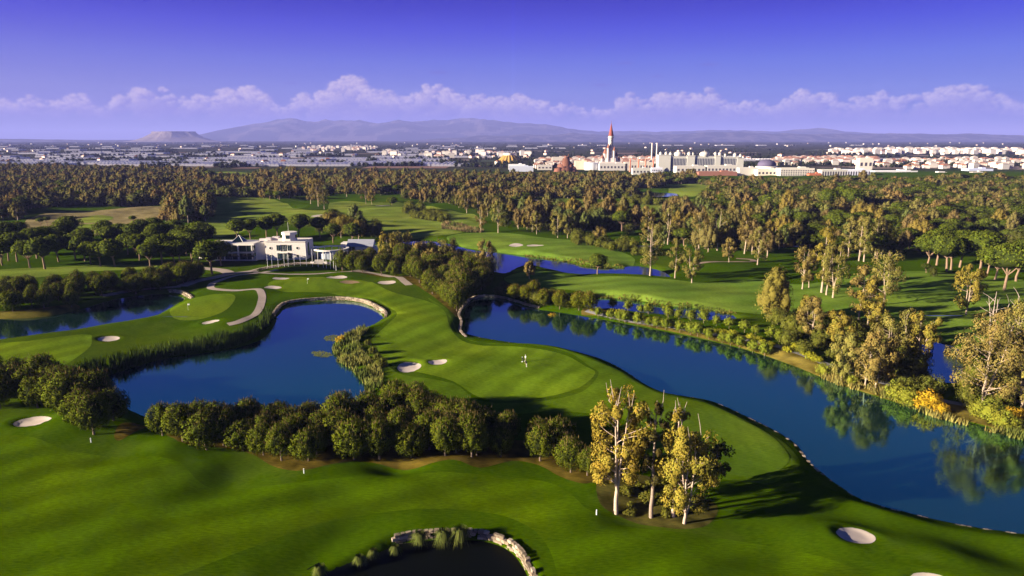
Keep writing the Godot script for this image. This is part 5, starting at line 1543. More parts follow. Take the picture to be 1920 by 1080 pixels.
# ---------------------------------------------------------------- the woods
func woods() -> void:
	var g := RandomNumberGenerator.new()
	g.seed = 12
	var olive := Color(0.14, 0.12, 0.04)
	var euc := []
	for k in 5: euc.append(forest_tree(100 + k, [16.0, 18.0, 14.0, 19.0, 15.0][k], [12.0, 10.5, 13.0, 11.5, 13.5][k], [26, 24, 26, 30, 28][k], 80, 0.34, olive))
	var brown := [M.leaf, M.leaf_brown, M.leaf_green, M.leaf_gold]
	var umb := []
	for k in 4: umb.append(umbrella_pine(200 + k, [11.0, 12.0, 10.5, 12.0][k], [10.0, 11.0, 9.5, 10.5][k], [6.0, 6.4, 6.4, 6.8][k]))
	var round_t := []
	for k in 3: round_t.append(bush(220 + k, [9.0, 11.0, 8.0][k], [8.0, 8.5, 7.5][k], Color(0.075, 0.082, 0.02), 44, 0.1, 0.34, 38))
	# far away the same kinds with fewer, larger leaves
	var euc_far := []
	for k in 3: euc_far.append(forest_tree(130 + k, [14.0, 16.0, 13.0][k], [13.0, 11.5, 14.0][k], [16, 16, 15][k], 40, 0.6, olive, 0.14))
	var umb_far := [umbrella_pine(240, 10.0, 10.5, 5.6, 0.55), umbrella_pine(241, 11.0, 11.0, 6.0, 0.55)]
	var round_far := [bush(250, 9.0, 8.5, Color(0.07, 0.075, 0.024), 16, 0.05, 0.6, 26), bush(251, 11.0, 9.0, Color(0.07, 0.075, 0.024), 16, 0.05, 0.7, 22)]

	# trees that stand out, each where it stands: [x, z, height, width, stems]
	var singles := [
		[[55.9,-269.0,22,10.5,2], "tall pale eucalyptus with forked trunk at the stream's right end", 0], [[65.1,-265.8,16,7,1], "slim eucalyptus right of the forked one at the stream's end", 0], [[70.0,-258.6,15,8,2], "eucalyptus on the fairway's edge, third from the stream's end", 0],
		[[97.3,-300.1,11,6,1], "small brown eucalyptus by the reddish path bend", 1], [[108.4,-294.8,17,8,2], "eucalyptus at the right end of the reddish path bend", 0], [[6.9,-267.9,7,4.5,1], "small brown round tree at the stream's inner bend", 1],
		[[26.2,-384.4,15,9,2], "left one of the paired eucalyptus above the curving stream", 0], [[31.5,-382.3,14,8,2], "right one of the paired eucalyptus above the curving stream", 0], [[46.2,-354.7,9,7,2], "small spreading eucalyptus above the stream's bushes", 1], [[14.4,-395.4,13,7,1], "slim eucalyptus left of the pair above the stream", 0],
		[[-11.0,-279.0,14,8,2], "dark reddish tree on the stream's near bank beside the grove", 1],
		[[107.9,-246.2,16,8.5,2], "brown eucalyptus at the left of the fairway clump", 1], [[111.0,-248.0,12,5,1], "short eucalyptus tucked beside the brown one of the fairway clump", 0], [[111.9,-239.1,24,8.5,2], "tallest eucalyptus of the fairway clump", 3], [[111.7,-234.9,18,7,1], "thin eucalyptus inside the fairway clump", 0], [[112.1,-230.8,19,9.5,2], "eucalyptus with twin white trunks at the clump's right", 0],
		[[125.8,-223.0,18,13,2], "wide eucalyptus with crossed white trunks on the open fairway", 0], [[144.4,-208.9,16,8,3], "tall oval eucalyptus standing alone on the right fairway", 3], [[106.9,-202.4,17,8,1], "brown eucalyptus on the near side of the open fairway", 1], [[106.0,-195.1,14,7,1], "golden eucalyptus just below the brown one", 3],
		[[158.4,-315.4,19,8,1], "slim eucalyptus left in the row by the pine clump", 0], [[157.8,-304.1,20,7,1], "second slim eucalyptus in the row by the pine clump", 0], [[159.3,-302.7,21,9,2], "forked eucalyptus in the row by the pine clump", 0], [[168.7,-311.1,19,8,1], "leaning eucalyptus in the row by the pine clump", 0], [[172.4,-312.5,19,9,2], "right eucalyptus of the row by the pine clump", 0],
		[[-214.9,-631.4,15,10,2], "eucalyptus at the left end of the bright meadow", 1], [[-161.6,-667.1,18,10,2], "eucalyptus left of the meadow's centre gap", 1], [[-127.5,-594.2,17,10,2], "left eucalyptus standing forward on the bright meadow", 1], [[-120.4,-584.3,13,7,1], "short eucalyptus beside it on the bright meadow", 1], [[-158.5,-556.6,22,12,3], "large dark brown tree clump on the bright meadow", 1], [[-171.2,-579.5,20,10,2], "left half of the dark tree clump on the meadow", 1], [[-150.2,-543.6,17,10,2], "low right part of the dark tree clump on the meadow", 4],
		[[-26.1,-519.5,20,10,2], "eucalyptus row tree with white trunk at the meadow's right", 1], [[-34.7,-519.5,18,9,2], "left neighbour of the white trunk at the meadow's right", 1], [[-18.5,-402.3,17,8,2], "eucalyptus by the reeds left of the stream fairway", 1], [[-8.2,-400.0,20,8,2], "tall eucalyptus by the reeds left of the stream fairway", 0],
		[[-56.3,-304.1,13,10,2], "golden eucalyptus at the clubhouse side of the grove", 3], [[-51.4,-309.6,13,10,2], "broad eucalyptus on the grove's top beside the golden one", 0], [[-40.4,-297.4,10,8,2], "brown tree in the upper middle of the grove", 1], [[-27.5,-293.6,12,10,2], "dark eucalyptus at the stream side of the grove", 4], [[-34.0,-287.3,9,7,1], "small brown tree in the right half of the grove", 1],
		[[-96.4,-380.2,12,12,3], "broad golden tree in the clump behind the annex", 3], [[-115.3,-419.4,9,6,1], "thin tree left of the clump behind the annex", 0],
		[[74.8,-370.0,19,8,2], "eucalyptus at the front of the middle wood, left of the far pond gap", 1], [[82.2,-354.7,22,9,2], "tall eucalyptus at the front of the middle wood below the far pond gap", 0], [[94.8,-340.6,22,10,2], "tall eucalyptus in the middle wood's front above the fairway", 1], [[103.2,-337.2,21,10,2], "broad eucalyptus in the middle wood's front above the fairway", 0], [[113.7,-327.5,21,9,2], "eucalyptus right of the broad one in the middle wood's front", 1],
	]
	var mats := [null, M.leaf_brown, null, M.leaf_gold, M.leaf_dark]
	for i in singles.size():
		var q: Array = singles[i][0]
		var m: Array = eucalyptus(300 + i, q[2], q[3], int(q[4]), 0.2, 1.2, 66, 0.33, Color(0.15, 0.135, 0.035))
		plant_tree("eucalyptus_tree", m, on(q[0], q[1]), 1.0, 0.0, singles[i][1], "eucalyptus tree", "", mats[singles[i][2]])
	var pines := [
		[[-230.1,-305.5,-224.1,-302.7,-209.5,-289.8,-200.3,-286.1,-238.6,-364.1,-203.8,-312.5,-179.4,-291.0,-173.1,-291.0,-187.5,-297.4,-220.4,-364.1,-202.8,-368.0,-156.9,-289.8,-155.9,-297.4,-149.8,-296.1,-147.4,-296.1,-146.0,-305.5,-158.4,-340.6,-154.4,-338.9,-125.1,-277.8,-243.5,-318.3,-263.9,-360.3,-270.3,-354.7,-208.1,-306.8,-184.3,-321.3,-177.0,-337.2,-166.0,-333.9,-156.2,-321.3,-203.5,-351.1,-213.2,-337.2,-239.1,-333.9,-129.0,-296.1,-140.9,-300.1,-162.4,-318.3,-148.7,-364.1,-145.2,-374.0,-138.5,-380.2,-133.2,-382.3,-120.5,-380.2,-109.6,-384.4,-96.7,-364.1,-85.3,-358.4,-252.1,-337.2,-224.7,-324.4,-229.6,-344.0,-197.6,-309.6,-192.2,-340.6,-170.9,-306.8,-173.6,-324.4,-175.4,-340.6,-171.5,-351.1,-158.9,-330.7,-186.7,-374.0,-200.7,-378.1,-201.1,-337.2,-224.1,-293.6,-223.8,-315.4], "umbrella pine %s from the left on the lawns left of the clubhouse", "umbrella pines by the clubhouse", 1.1],
		[[182.8,-293.6,185.1,-283.7,189.2,-287.3,199.2,-283.7,182.2,-245.3,191.6,-263.7,189.1,-297.4,197.1,-293.6,196.6,-275.6,197.1,-259.6], "tall umbrella pine %s from the left above the right fairway", "umbrella pines above the right fairway", 1.35],
		[[242.8,-519.5,247.5,-523.4,248.9,-519.5,255.9,-527.3,255.2,-515.7,253.8,-504.5], "umbrella pine %s from the left in the tight clump with bare trunks", "umbrella pines with bare trunks", 1.5],
	]
	for s in pines:
		var pts := pv(s[0])
		var order := range(pts.size())
		order.sort_custom(func(a, b): return pts[a].x / pts[a].y > pts[b].x / pts[b].y)
		for i in order.size():
			var p: Vector2 = pts[order[i]]
			plant_tree("umbrella_pine", umb[g.randi() % 4], on(p.x, p.y), s[3] * g.randf_range(0.88, 1.12), g.randf() * TAU, s[1] % nth(i), "pine tree", s[2])
	var lone := [35.2,-274.5,8.5,8,-248.0,-443.5,5,5,-297.8,-427.2,6,5,-300.9,-437.9,6,5,-100.6,-570.1,7.5,9]
	var lone_said := ["round topped pine standing alone on the stream's bank", "tiny palm like tree alone on the dry meadow", "left small tree on the dry meadow", "right small tree on the dry meadow", "round tree alone on the bright meadow"]
	for i in 5:
		var k := i * 4
		plant_tree("umbrella_pine", umbrella_pine(260 + i, lone[k + 2], lone[k + 3], lone[k + 3] * (0.62 if i == 0 or i == 4 else 0.45)), on(lone[k], lone[k + 1]), 1.0, 0.0, lone_said[i], "pine tree")

	# woodland: [outline, spacing, fill, shares of eucalyptus / umbrella pine / round tree, how to call it]
	var clear := [pv([-415,-928,-506,-1134,-497,-1211,-401,-1099,-339,-928]), pv([-294.9,-680.0,-347,-803,-290,-794,-248.6,-680.0]), pv([104.0,-648.8,123,-768,183,-768,153.4,-642.9]), pv([149.8,-642.9,195,-841,228,-861,226,-785,186.0,-680.0]), pv([85.9,-464.2,95.2,-515.7,115.5,-515.7,104.2,-464.2]), pv([256.6,-395.4,281.6,-435.2,305.6,-435.2,278.5,-395.4])]
	var areas := [
		[[-370.7,-452.2,-336.8,-467.4,-387.4,-543.6,-366.7,-556.6,-292.8,-574.8,-264.9,-531.3,-284.1,-642.9,-241.4,-642.9,-265,-721,-363,-953,-461,-1099,-599,-1171,-932,-1253,-1010,-1253], 8.6, 0.95, [0.56, 0.1], "left wood", "tree of the dense wood behind the dry meadow", "trees of the left wood"],
		[[-228.1,-446.4,-216.3,-435.2,-202.5,-452.2,-226.1,-511.9,-289.1,-642.9,-309.2,-642.9,-289.2,-574.8,-254.4,-493.8], 8.0, 0.95, [0.92, 0.0], "tongue", "tree in the wood tongue between the two meadows", "trees of the wood tongue"],
		[[-246.4,-642.9,-208.8,-620.3,-204.8,-654.8,-188,-707,-136.8,-673.5,-115.3,-686.5,-98.8,-631.4,-58.1,-570.1,-26.9,-527.3,-6.6,-419.4,15.6,-395.4,17.1,-432.5,0.0,-511.9,20.1,-642.9,108.7,-631.4,140.8,-642.9,170,-752,202,-928,30,-953,-78,-1007,-331,-1067,-398,-1067], 9.4, 0.93, [0.62, 0.08], "centre wood", "tree of the centre wood behind the bright meadow", "trees of the centre wood"],
		[[197,-966,252,-953,227,-831,200,-851,176,-861], 7.6, 0.95, [0.3, 0.3], "gap belt", "tree of the belt before the palace hotel", "trees before the palace hotel"],
		[[0.0,-435.2,16.0,-404.7,31.1,-393.2,66.6,-382.3,88.5,-337.2,121.8,-318.3,134.3,-324.4,159.0,-419.4,125.6,-483.6,85.4,-493.8,40.8,-519.5,10.2,-519.5], 9.2, 0.9, [0.62, 0.12], "middle wood", "tree of the middle wood before the far clearing", "trees of the middle wood"],
		[[125.6,-483.6,157.2,-414.4,142.1,-330.7,155.0,-324.4,171.4,-306.8,196.3,-324.4,254.3,-382.3,275.5,-382.3,244.9,-306.8,281.6,-321.3,645,-752,612,-785,502,-785,400,-803,282,-822,216,-841,206,-803,230,-785,168.9,-599.2], 8.4, 0.96, [0.3, 0.5], "pine wood", "tree of the wide right hand wood", "trees of the right wood"],
		[[158.1,-270.0,169.4,-263.7,190.6,-270.0,196.7,-279.0,178.8,-279.0,164.4,-281.3], 7.0, 0.6, [0.0, 0.1], "bush line", "bush in the line below the tall umbrella pines", "bushes below the umbrella pines"],
		[[-112.6,-395.4,-88.0,-370.0,-71.1,-374.0,-80.0,-404.7,-109.1,-446.4,-123.0,-452.2], 8.0, 0.7, [0.4, 0.1], "annex clump", "tree of the clump behind the annex", "trees behind the annex"],
		[[266.4,-382.3,216.6,-270.0,210.2,-232.4,350.4,-395.4,331.3,-419.4], 11.0, 0.7, [0.4, 0.4], "right corner", "tree of the wood's edge at the right border", "trees at the right border"],
	]
	var found := [[], [], []]
	for a in areas:
		for p in scatter_in(pv(a[0]), a[1], g, a[2], clear):
			if signed_ponds(p) > -2.0: continue
			var u := clampf(g.randf() + 0.55 * tone_noise.get_noise_2d(p.x * 1.1 + 300.0, p.y * 1.1), 0.0, 0.999)
			if a[1] > 8.5 and tone_noise.get_noise_2d(p.x * 1.3, p.y * 1.3 + 700.0) > 0.36: continue
			var kind: int = 0 if u < a[3][0] else 1 if u < a[3][0] + a[3][1] else 2
			found[kind].append([p, a[5], a[6], a[4]])
	var near := [euc, umb, round_t]
	var far := [euc_far, umb_far, round_far]
	var called := ["eucalyptus_tree", "umbrella_pine", "round_tree"]
	var cats := ["eucalyptus tree", "pine tree", "tree"]
	var limits := [235, 220, 285]
	for k in 3:
		var list: Array = found[k]
		list.sort_custom(func(a, b): return a[0].length_squared() < b[0].length_squared())
		var where := []
		var tints := []
		for v in far[k].size(): where.append([]); tints.append([])
		for i in list.size():
			var p: Vector2 = list[i][0]
			var s := g.randf_range(0.62, 0.98) * (1.0 + 0.35 * tone_noise.get_noise_2d(p.x * 2.0, p.y * 2.0)) * (1.0 if k == 0 else 1.08)
			if list[i][3] == "bush line": s *= 0.42
			if i < limits[k]:
				var hue := g.randi() % 4
				var mt: Material = brown[hue] if k == 0 else [null, M.leaf_dark, null, null][hue]
				var look: String = ("tall " if s > 0.88 else "low " if s < 0.74 else "") + (["olive ", "brown ", "green ", "golden "][hue] if k == 0 else "dark " if hue == 1 else "") + ["", "umbrella topped ", "round "][k]
				plant_tree(called[k], near[k][g.randi() % near[k].size()], on(p.x, p.y), s, g.randf() * TAU, look + list[i][1] + [", left part", ", middle part", ", right part"][clampi(int((p.x / -p.y + 0.75) * 2.0), 0, 2)], cats[k], list[i][2] + [", eucalyptus", ", umbrella pines", ", round trees"][k], mt, g.randf_range(0.78, 1.05))
			else:
				var v := g.randi() % int(far[k].size())
				where[v].append(Transform3D(Basis(Vector3.UP, g.randf() * TAU).scaled(Vector3(s * 1.15, s * g.randf_range(0.76, 1.0), s * 1.15)), on(p.x, p.y)))
				var b := g.randf_range(0.75, 1.2)
				var w := g.randf()
				tints[v].append(Color(b * 0.8, b * 0.95, b * 0.8).lerp(Color(b * 1.15, b * 0.9, b * 1.0), w) if k == 0 else Color(b, b, b * 0.9))
		for v in far[k].size():
			scatter("distant_forest", far[k][v][1], where[v], tints[v], ["brown crowns of the distant eucalyptus forest", "green crowns of the distant pine forest", "dark round crowns of the distant forest"][k], "forest")
			scatter("distant_forest_trunks", far[k][v][0], where[v], [], "trunks of the distant forest", "forest")

# ---------------------------------------------------------------- the banks of the lake, and the tall near trees
func banks() -> void:
	var g := RandomNumberGenerator.new()
	g.seed = 90
	var gold := Color(0.22, 0.175, 0.028)
	# the five tall trees in front
	var hero := [
		[[15.7,-92.5], eucalyptus(501, 19.6, 8.8, 3, 0.24, 1.5, 120, 0.22, Color(0.23, 0.175, 0.028), Color(0.62, 0.52, 0.43), 7, 0.82), "tallest near eucalyptus, golden, with a thick white forked trunk"],
		[[20.8,-91.5], eucalyptus(502, 18.5, 4.2, 1, 0.3, 1.0, 90, 0.22, Color(0.06, 0.05, 0.016), Color(0.36, 0.3, 0.26), 5), "thin dark near eucalyptus with a bare top, between the two golden ones"],
		[[24.0,-91.1], eucalyptus(503, 17.5, 5.6, 1, 0.3, 1.0, 100, 0.22, gold, Color(0.6, 0.5, 0.42), 12, 0.85), "near eucalyptus whose bare white twigs rise above its crown"],
		[[25.2,-89.1], eucalyptus(504, 14.6, 8.8, 3, 0.18, 1.5, 130, 0.22, Color(0.21, 0.175, 0.028), Color(0.6, 0.5, 0.42), 2, 0.84), "broad golden near eucalyptus with crossed white stems"],
		[[32.5,-99.9], eucalyptus(505, 7.5, 5.0, 2, 0.2, 0.9, 70, 0.25, Color(0.08, 0.075, 0.02)), "lower shaded eucalyptus behind the broad golden one"],
	]
	for h in hero: plant_tree("eucalyptus_tree", h[1], on(h[0][0], h[0][1]), 1.0, 0.0, h[2], "eucalyptus tree")
	# undergrowth at their feet
	var weed := []
	for k in 3: weed.append(bush(520 + k, [1.0, 1.5, 0.8][k], [1.6, 2.0, 1.8][k], Color(0.1, 0.1, 0.016), 40, 0.0, 0.13, 20))
	for i in 26:
		var q := un_poly(pv([16.0,-97.4,23.6,-101.6,29.0,-95.8,26.8,-90.5,21.2,-90.1,16.8,-92.4]), g)
		plant_tree("low_shrub", weed[i % 3], on(q.x, q.y), g.randf_range(0.5, 1.1), g.randf() * TAU, ["low weedy", "tall weedy", "flat weedy"][i % 3] + " shrub on the rough ground under the tall eucalyptus group", "shrub", "shrubs under the tall eucalyptus")
	# right bank of the lake
	var bank := [
		[[80.5,-201.8,17,11,3], "dense dark gold eucalyptus over the end of the strip", 2], [[77.2,-150.6,11,6,2], "slender eucalyptus with white stems at the lake's edge", 0], [[78.4,-149.5,12,6.5,2], "second eucalyptus with white stems at the lake's edge", 0], [[80.7,-146.7,13,8,2], "grey brown eucalyptus behind the reeds of the lake's edge", 1], [[82.8,-146.0,14,9,2], "tall grey brown eucalyptus at the lake's bend", 1],
		[[99.7,-135.2,19,14,3], "largest eucalyptus on the right bank with three white trunks", 1], [[111.8,-143.3,21,12,2], "dark leaved eucalyptus behind the largest one", 0], [[105.9,-132.3,17,9,3], "eucalyptus cut by the right edge on the bank", 0], [[83.0,-180.9,12,8,2], "rosy brown tree above the cart path", 1], [[91.7,-158.5,13,8,2], "olive tree in the middle of the bank wood", 0], [[99.5,-158.5,14,8,2], "golden tree left of the hidden pond", 3], [[101.6,-166.8,12,9,2], "dull green tree before the hidden pond", 0], [[85.9,-171.3,10,8,2], "pale tree at the left of the bank wood", 3], [[117.8,-154.6,16,10,2], "tall tree right of the hidden pond", 1], [[116.1,-139.1,18,12,2], "tree beyond the right edge of the bank", 0], [[100.8,-180.9,11,8,2], "golden tree at the fairway side of the bank wood", 3], [[88.0,-194.5,9,6,2], "small golden tree at the strip's far end", 3],
	]
	var mats := [null, M.leaf_brown, M.leaf_dark, M.leaf_gold]
	for i in bank.size():
		var q: Array = bank[i][0]
		if i == 0:
			plant_tree("eucalyptus_tree", forest_tree(540, 17.0, 12.5, 44, 110, 0.27, Color(0.165, 0.14, 0.03), 0.06), on(q[0], q[1]), 1.0, 0.0, bank[i][1], "eucalyptus tree")
			continue
		plant_tree("eucalyptus_tree", eucalyptus(540 + i, q[2], q[3], int(q[4]), 0.16, 1.3, 84, 0.27, Color(0.165, 0.15, 0.038), Color(0.5, 0.42, 0.34), 0, 0.92), on(q[0], q[1]), 1.0, 0.0, bank[i][1], "eucalyptus tree", "", mats[bank[i][2]])
	for i in 3:
		var q: Array = [[126.4,-171.3], [141.5,-180.9], [125.9,-167.7]][i]
		plant_tree("bare_tree", snag(560 + i, [17.0, 16.0, 13.0][i], 9.0), on(q[0], q[1]), 1.0, i * 1.0, ["bare white tree rising over the right bank wood", "bare white tree at the right edge", "smaller bare white tree beside the taller one"][i], "dead tree")
	var shrubs := [[], [], []]
	for k in 3:
		shrubs[0].append(bush(580 + k, [4.5, 3.6, 5.2][k], [5.0, 4.4, 5.4][k], Color(0.1, 0.108, 0.02), 50, 0.05, 0.2, 30))
		shrubs[1].append(bush(590 + k, [3.4, 4.0, 3.0][k], [4.6, 5.0, 4.0][k], Color(0.18, 0.19, 0.025), 50, 0.0, 0.2, 30))
		shrubs[2].append(bush(600 + k, [3.2, 2.8, 3.6][k], [4.6, 4.0, 5.0][k], Color(0.4, 0.25, 0.02), 50, 0.0, 0.2, 30))
	var special := [[[87.6,-134.6], 2, 1.15, "large bright orange yellow bush on the right bank"], [[88.9,-132.3], 2, 0.8, "smaller orange yellow bush right of the large one"], [[99.9,-126.3], 2, 0.8, "orange yellow bush by the right edge"], [[13.0,-212.9], 2, 0.75, "orange yellow bush at the lake's upper corner"], [[9.6,-215.0], 2, 0.5, "small yellow bush at the lake's upper corner"], [[84.4,-140.1], 1, 1.2, "light green bush hanging over the lake's bend"], [[84.9,-137.0], 1, 1.1, "second light green bush at the lake's bend"], [[96.0,-128.4], 1, 1.0, "light green bush below the largest bank eucalyptus"], [[96.8,-125.0], 1, 1.1, "light green bush near the right edge"], [[75.2,-155.4], 1, 0.8, "green bush at the left of the bank reeds"], [[138.7,-349.3], 2, 1.5, "yellow bush at the wood's front"], [[142.9,-349.3], 2, 1.3, "second yellow bush at the wood's front"], [[93.1,-142.3], 0, 1.0, "dark round bush before the hidden pond"], [[87.7,-142.3], 0, 1.1, "dark round bush left of the hidden pond"], [[73.4,-173.6], 0, 0.8, "dark green round bush over the cart path"], [[75.4,-167.7], 0, 0.8, "second dark green round bush over the cart path"]]
	for i in special.size():
		var q = special[i]
		plant_tree("flowering_bush" if q[1] == 2 else "bush", shrubs[q[1]][i % 3], on(q[0][0], q[0][1]), q[2], i * 0.9, q[3], "bush")
	var fills := [
		[[75.6,-180.9,79.3,-165.9,84.7,-150.2,90.0,-138.2,94.6,-134.6,103.8,-131.7,108.4,-126.3,122.2,-144.0,120.5,-158.5,102.8,-147.4,95.5,-147.4,101.6,-166.8,98.7,-188.9,89.4,-203.7,79.3,-198.7], 5.6, 0.62, "dark bush in the thicket of the right bank", "bushes of the right bank thicket", 0],
		[[-10.6,-239.1,0.0,-235.7,10.8,-221.5,20.0,-214.3,21.7,-223.0,11.4,-235.7,0.0,-248.0,-6.0,-249.9], 4.6, 0.8, "bush in the thicket at the lake's upper corner", "bushes at the lake's upper corner", 0],
		[[75.4,-151.6,81.8,-142.3,87.6,-132.3,93.5,-124.8,100.2,-118.4,103.9,-123.2,96.4,-129.0,91.2,-138.2,84.8,-148.1,78.8,-156.1], 4.0, 0.5, "light green bush in the fringe of the right bank", "bushes fringing the right bank", 1],
		[[34.1,-374.0,49.1,-364.1,64.4,-337.2,66.6,-321.3,62.3,-312.5,47.8,-333.9,33.5,-351.1], 6.0, 0.7, "dark bush in the line above the stream fairway", "bushes above the stream fairway", 0],
		[[-86.0,-539.5,-70.4,-527.3,-49.8,-486.9,-41.2,-458.1,-45.8,-446.4,-63.8,-477.0,-79.3,-504.5], 6.0, 0.9, "dark round bush in the row on the bright meadow", "bushes on the bright meadow", 0],
		[[103.7,-631.4,119.3,-609.6,143.1,-589.2,138.6,-561.0,112.6,-574.8,98.6,-599.2], 8.0, 0.9, "dark bush in the row across the far clearing", "bushes in the far clearing", 0],
	]
	for f in fills:
		var some := scatter_in(pv(f[0]), f[1], g, f[2])
		some.sort_custom(func(a, b): return a.x / -a.y < b.x / -b.y)
		var number := -1
		for p in some:
			if signed_ponds(p) > -0.8: continue
			number += 1
			plant_tree("bush", shrubs[f[5]][g.randi() % 3], on(p.x, p.y), g.randf_range(0.6, 1.1) * (f[1] / 5.0), g.randf() * TAU, "%s, %s from left" % [f[3], nth(number)], "bush", f[4])
	# reeds, as beds
	var beds := [
		["reed_bed", [-103.5,-152.4,-99.0,-152.4,-96.1,-159.3,-91.3,-168.1,-83.9,-173.1,-76.9,-177.0,-73.0,-186.7,-74.1,-199.9,-76.0,-208.9,-79.0,-211.5,-76.5,-199.9,-76.2,-190.5,-79.9,-182.5,-86.8,-179.4,-94.3,-174.1,-100.0,-165.1,-104.6,-156.1], 0.45, 3.1, Color(0.04, 0.066, 0.012), "dark green reed bed along the near left shore of the central pond"],
		["marsh_reeds", [-49.2,-180.9,-47.7,-188.3,-45.3,-192.8,-42.0,-190.5,-42.4,-185.1,-41.6,-176.0,-36.9,-165.9,-32.5,-158.5,-29.6,-145.7,-32.0,-142.3,-34.9,-150.2,-39.5,-159.3,-44.3,-165.9,-47.8,-173.1], 0.55, 1.7, Color(0.17, 0.17, 0.045), "pale green and straw marsh reeds on the central pond's right shore"],
		["bank_reeds", [73.5,-151.6,77.7,-146.0,83.1,-138.2,87.4,-128.4,92.5,-123.2,99.7,-113.9,102.1,-117.0,94.2,-125.8,89.4,-131.7,84.8,-141.4,79.4,-149.5,75.5,-154.6], 0.6, 1.7, Color(0.2, 0.17, 0.05), "straw coloured reeds along the right bank of the long lake"],
		["stream_reeds", [-44.0,-446.4,-19.9,-419.4,-19.0,-400.0,-35.2,-404.7,-43.1,-419.4], 1.2, 2.2, Color(0.22, 0.16, 0.08), "dry reeds between meadow and stream"],
		["shore_grass", [7.6,-319.8,24.6,-308.2,35.5,-296.1,47.9,-292.3,48.9,-298.7,36.4,-304.1,25.1,-315.4,7.8,-327.5], 0.9, 0.9, Color(0.16, 0.14, 0.03), "yellow grass fringe on the stream's far shore"],
		["shore_grass", [28.5,-235.7,41.3,-232.4,50.9,-224.5,60.8,-220.8,71.2,-212.9,72.3,-216.4,61.8,-224.5,51.7,-228.4,42.0,-236.6,29.0,-240.0], 0.8, 0.9, Color(0.12, 0.11, 0.025), "yellow grass fringe on the small pond's far shore"],
	]
	for b in beds:
		var mb := MB.new()
		for p in scatter_in(smooth(pv(b[1])), b[2], g, 0.95):
			if signed_ponds(p) > 2.5 or fine_noise.get_noise_2d(p.x * 1.6, p.y * 1.6) < -0.18: continue
			var at := Vector3(p.x, maxf(lay(p.x, p.y), WATER) - 0.1, p.y)
			var tone: Color = jit(b[4], g, 0.25).lerp(Color(0.07, 0.1, 0.02), clampf(fine_noise.get_noise_2d(p.x * 0.5, p.y * 0.5) * 1.8 + 0.1, 0.0, 0.8))
			for k in 6:
				var up: Vector3 = Vector3(g.randf_range(-0.35, 0.35), 1.0, g.randf_range(-0.35, 0.35)) * b[3] * g.randf_range(0.35, 1.1) * (1.0 + 0.5 * tone_noise.get_noise_2d(p.x * 9.0, p.y * 9.0))
				var a := g.randf() * TAU
				var side := Vector3(cos(a), 0, sin(a))
				var nor := Vector3(-side.z, 0.35, side.x)
				if nor.z < -0.2 and g.randf() < 0.6: nor = Vector3(-nor.x, nor.y, -nor.z)
				mb.spike(at + Vector3(g.randf_range(-0.3, 0.3), 0, g.randf_range(-0.3, 0.3)), up, 0.11 + b[2] * 0.05, nor.normalized(), side, jit(tone, g))
		var o := part(b[0], mb.mesh(M.leaf), self)
		tag(o, b[5], "reeds", "", "stuff")
	# lily pads floating off the marsh
	for q in [[[-53.7,-174.1,-51.8,-175.0,-48.8,-173.6,-47.4,-170.4,-49.6,-169.5,-52.3,-170.9], "raft of lily pads at the tip of the marsh"], [[-45.8,-168.7,-41.7,-168.7,-39.2,-165.2,-41.2,-163.5,-44.4,-165.2], "raft of lily pads under the marsh reeds"], [[-54.2,-188.1,-51.9,-190.3,-49.0,-187.1,-50.5,-183.9,-53.0,-184.9], "upper raft of lily pads by the yellow marsh bush"]]:
		var mb := MB.new()
		for p in scatter_in(smooth(pv(q[0])), 0.55, g, 0.9):
			var r := g.randf_range(0.22, 0.38)
			var col := jit(Color(0.14, 0.16, 0.045), g)
			for k in 6:
				var a := TAU * k / 6.0
				mb.flat(Vector3(p.x, WATER + 0.03, p.y), Vector3(p.x + cos(a) * r, WATER + 0.03, p.y + sin(a) * r), Vector3(p.x + cos(a + TAU / 6) * r, WATER + 0.03, p.y + sin(a + TAU / 6) * r), Vector3.UP, col)
		tag(part("lily_pads", mb.mesh(M.plain), self), q[1], "lily pads", "", "stuff")
	var yb := [-47.4,-180.9]
	plant_tree("flowering_bush", shrubs[2][0], on(yb[0], yb[1]), 0.6, 0.3, "yellow bush at the head of the pond marsh", "bush")
	for q in [[[-45.4,-182.0], "dark bush behind the yellow marsh bush", 0.6], [[-36.2,-169.0], "dark bush on the landward side of the marsh", 0.55], [[-32.1,-159.3], "dark bush at the lower end of the marsh", 0.65], [[-34.1,-164.2], "dark bush in the middle of the marsh's land side", 0.5], [[-39.0,-176.0], "dark bush at the upper land side of the marsh", 0.45]]:
		plant_tree("bush", shrubs[0][1], on(q[0][0], q[0][1]), q[2], 1.0, q[1], "bush")

func un_poly(p: PackedVector2Array, g: RandomNumberGenerator) -> Vector2:
	var r := Rect2(p[0], Vector2.ZERO)
	for q in p: r = r.expand(q)
	for k in 60:
		var c := r.position + Vector2(g.randf(), g.randf()) * r.size
		if Geometry2D.is_point_in_polygon(c, p): return c
	return r.get_center()

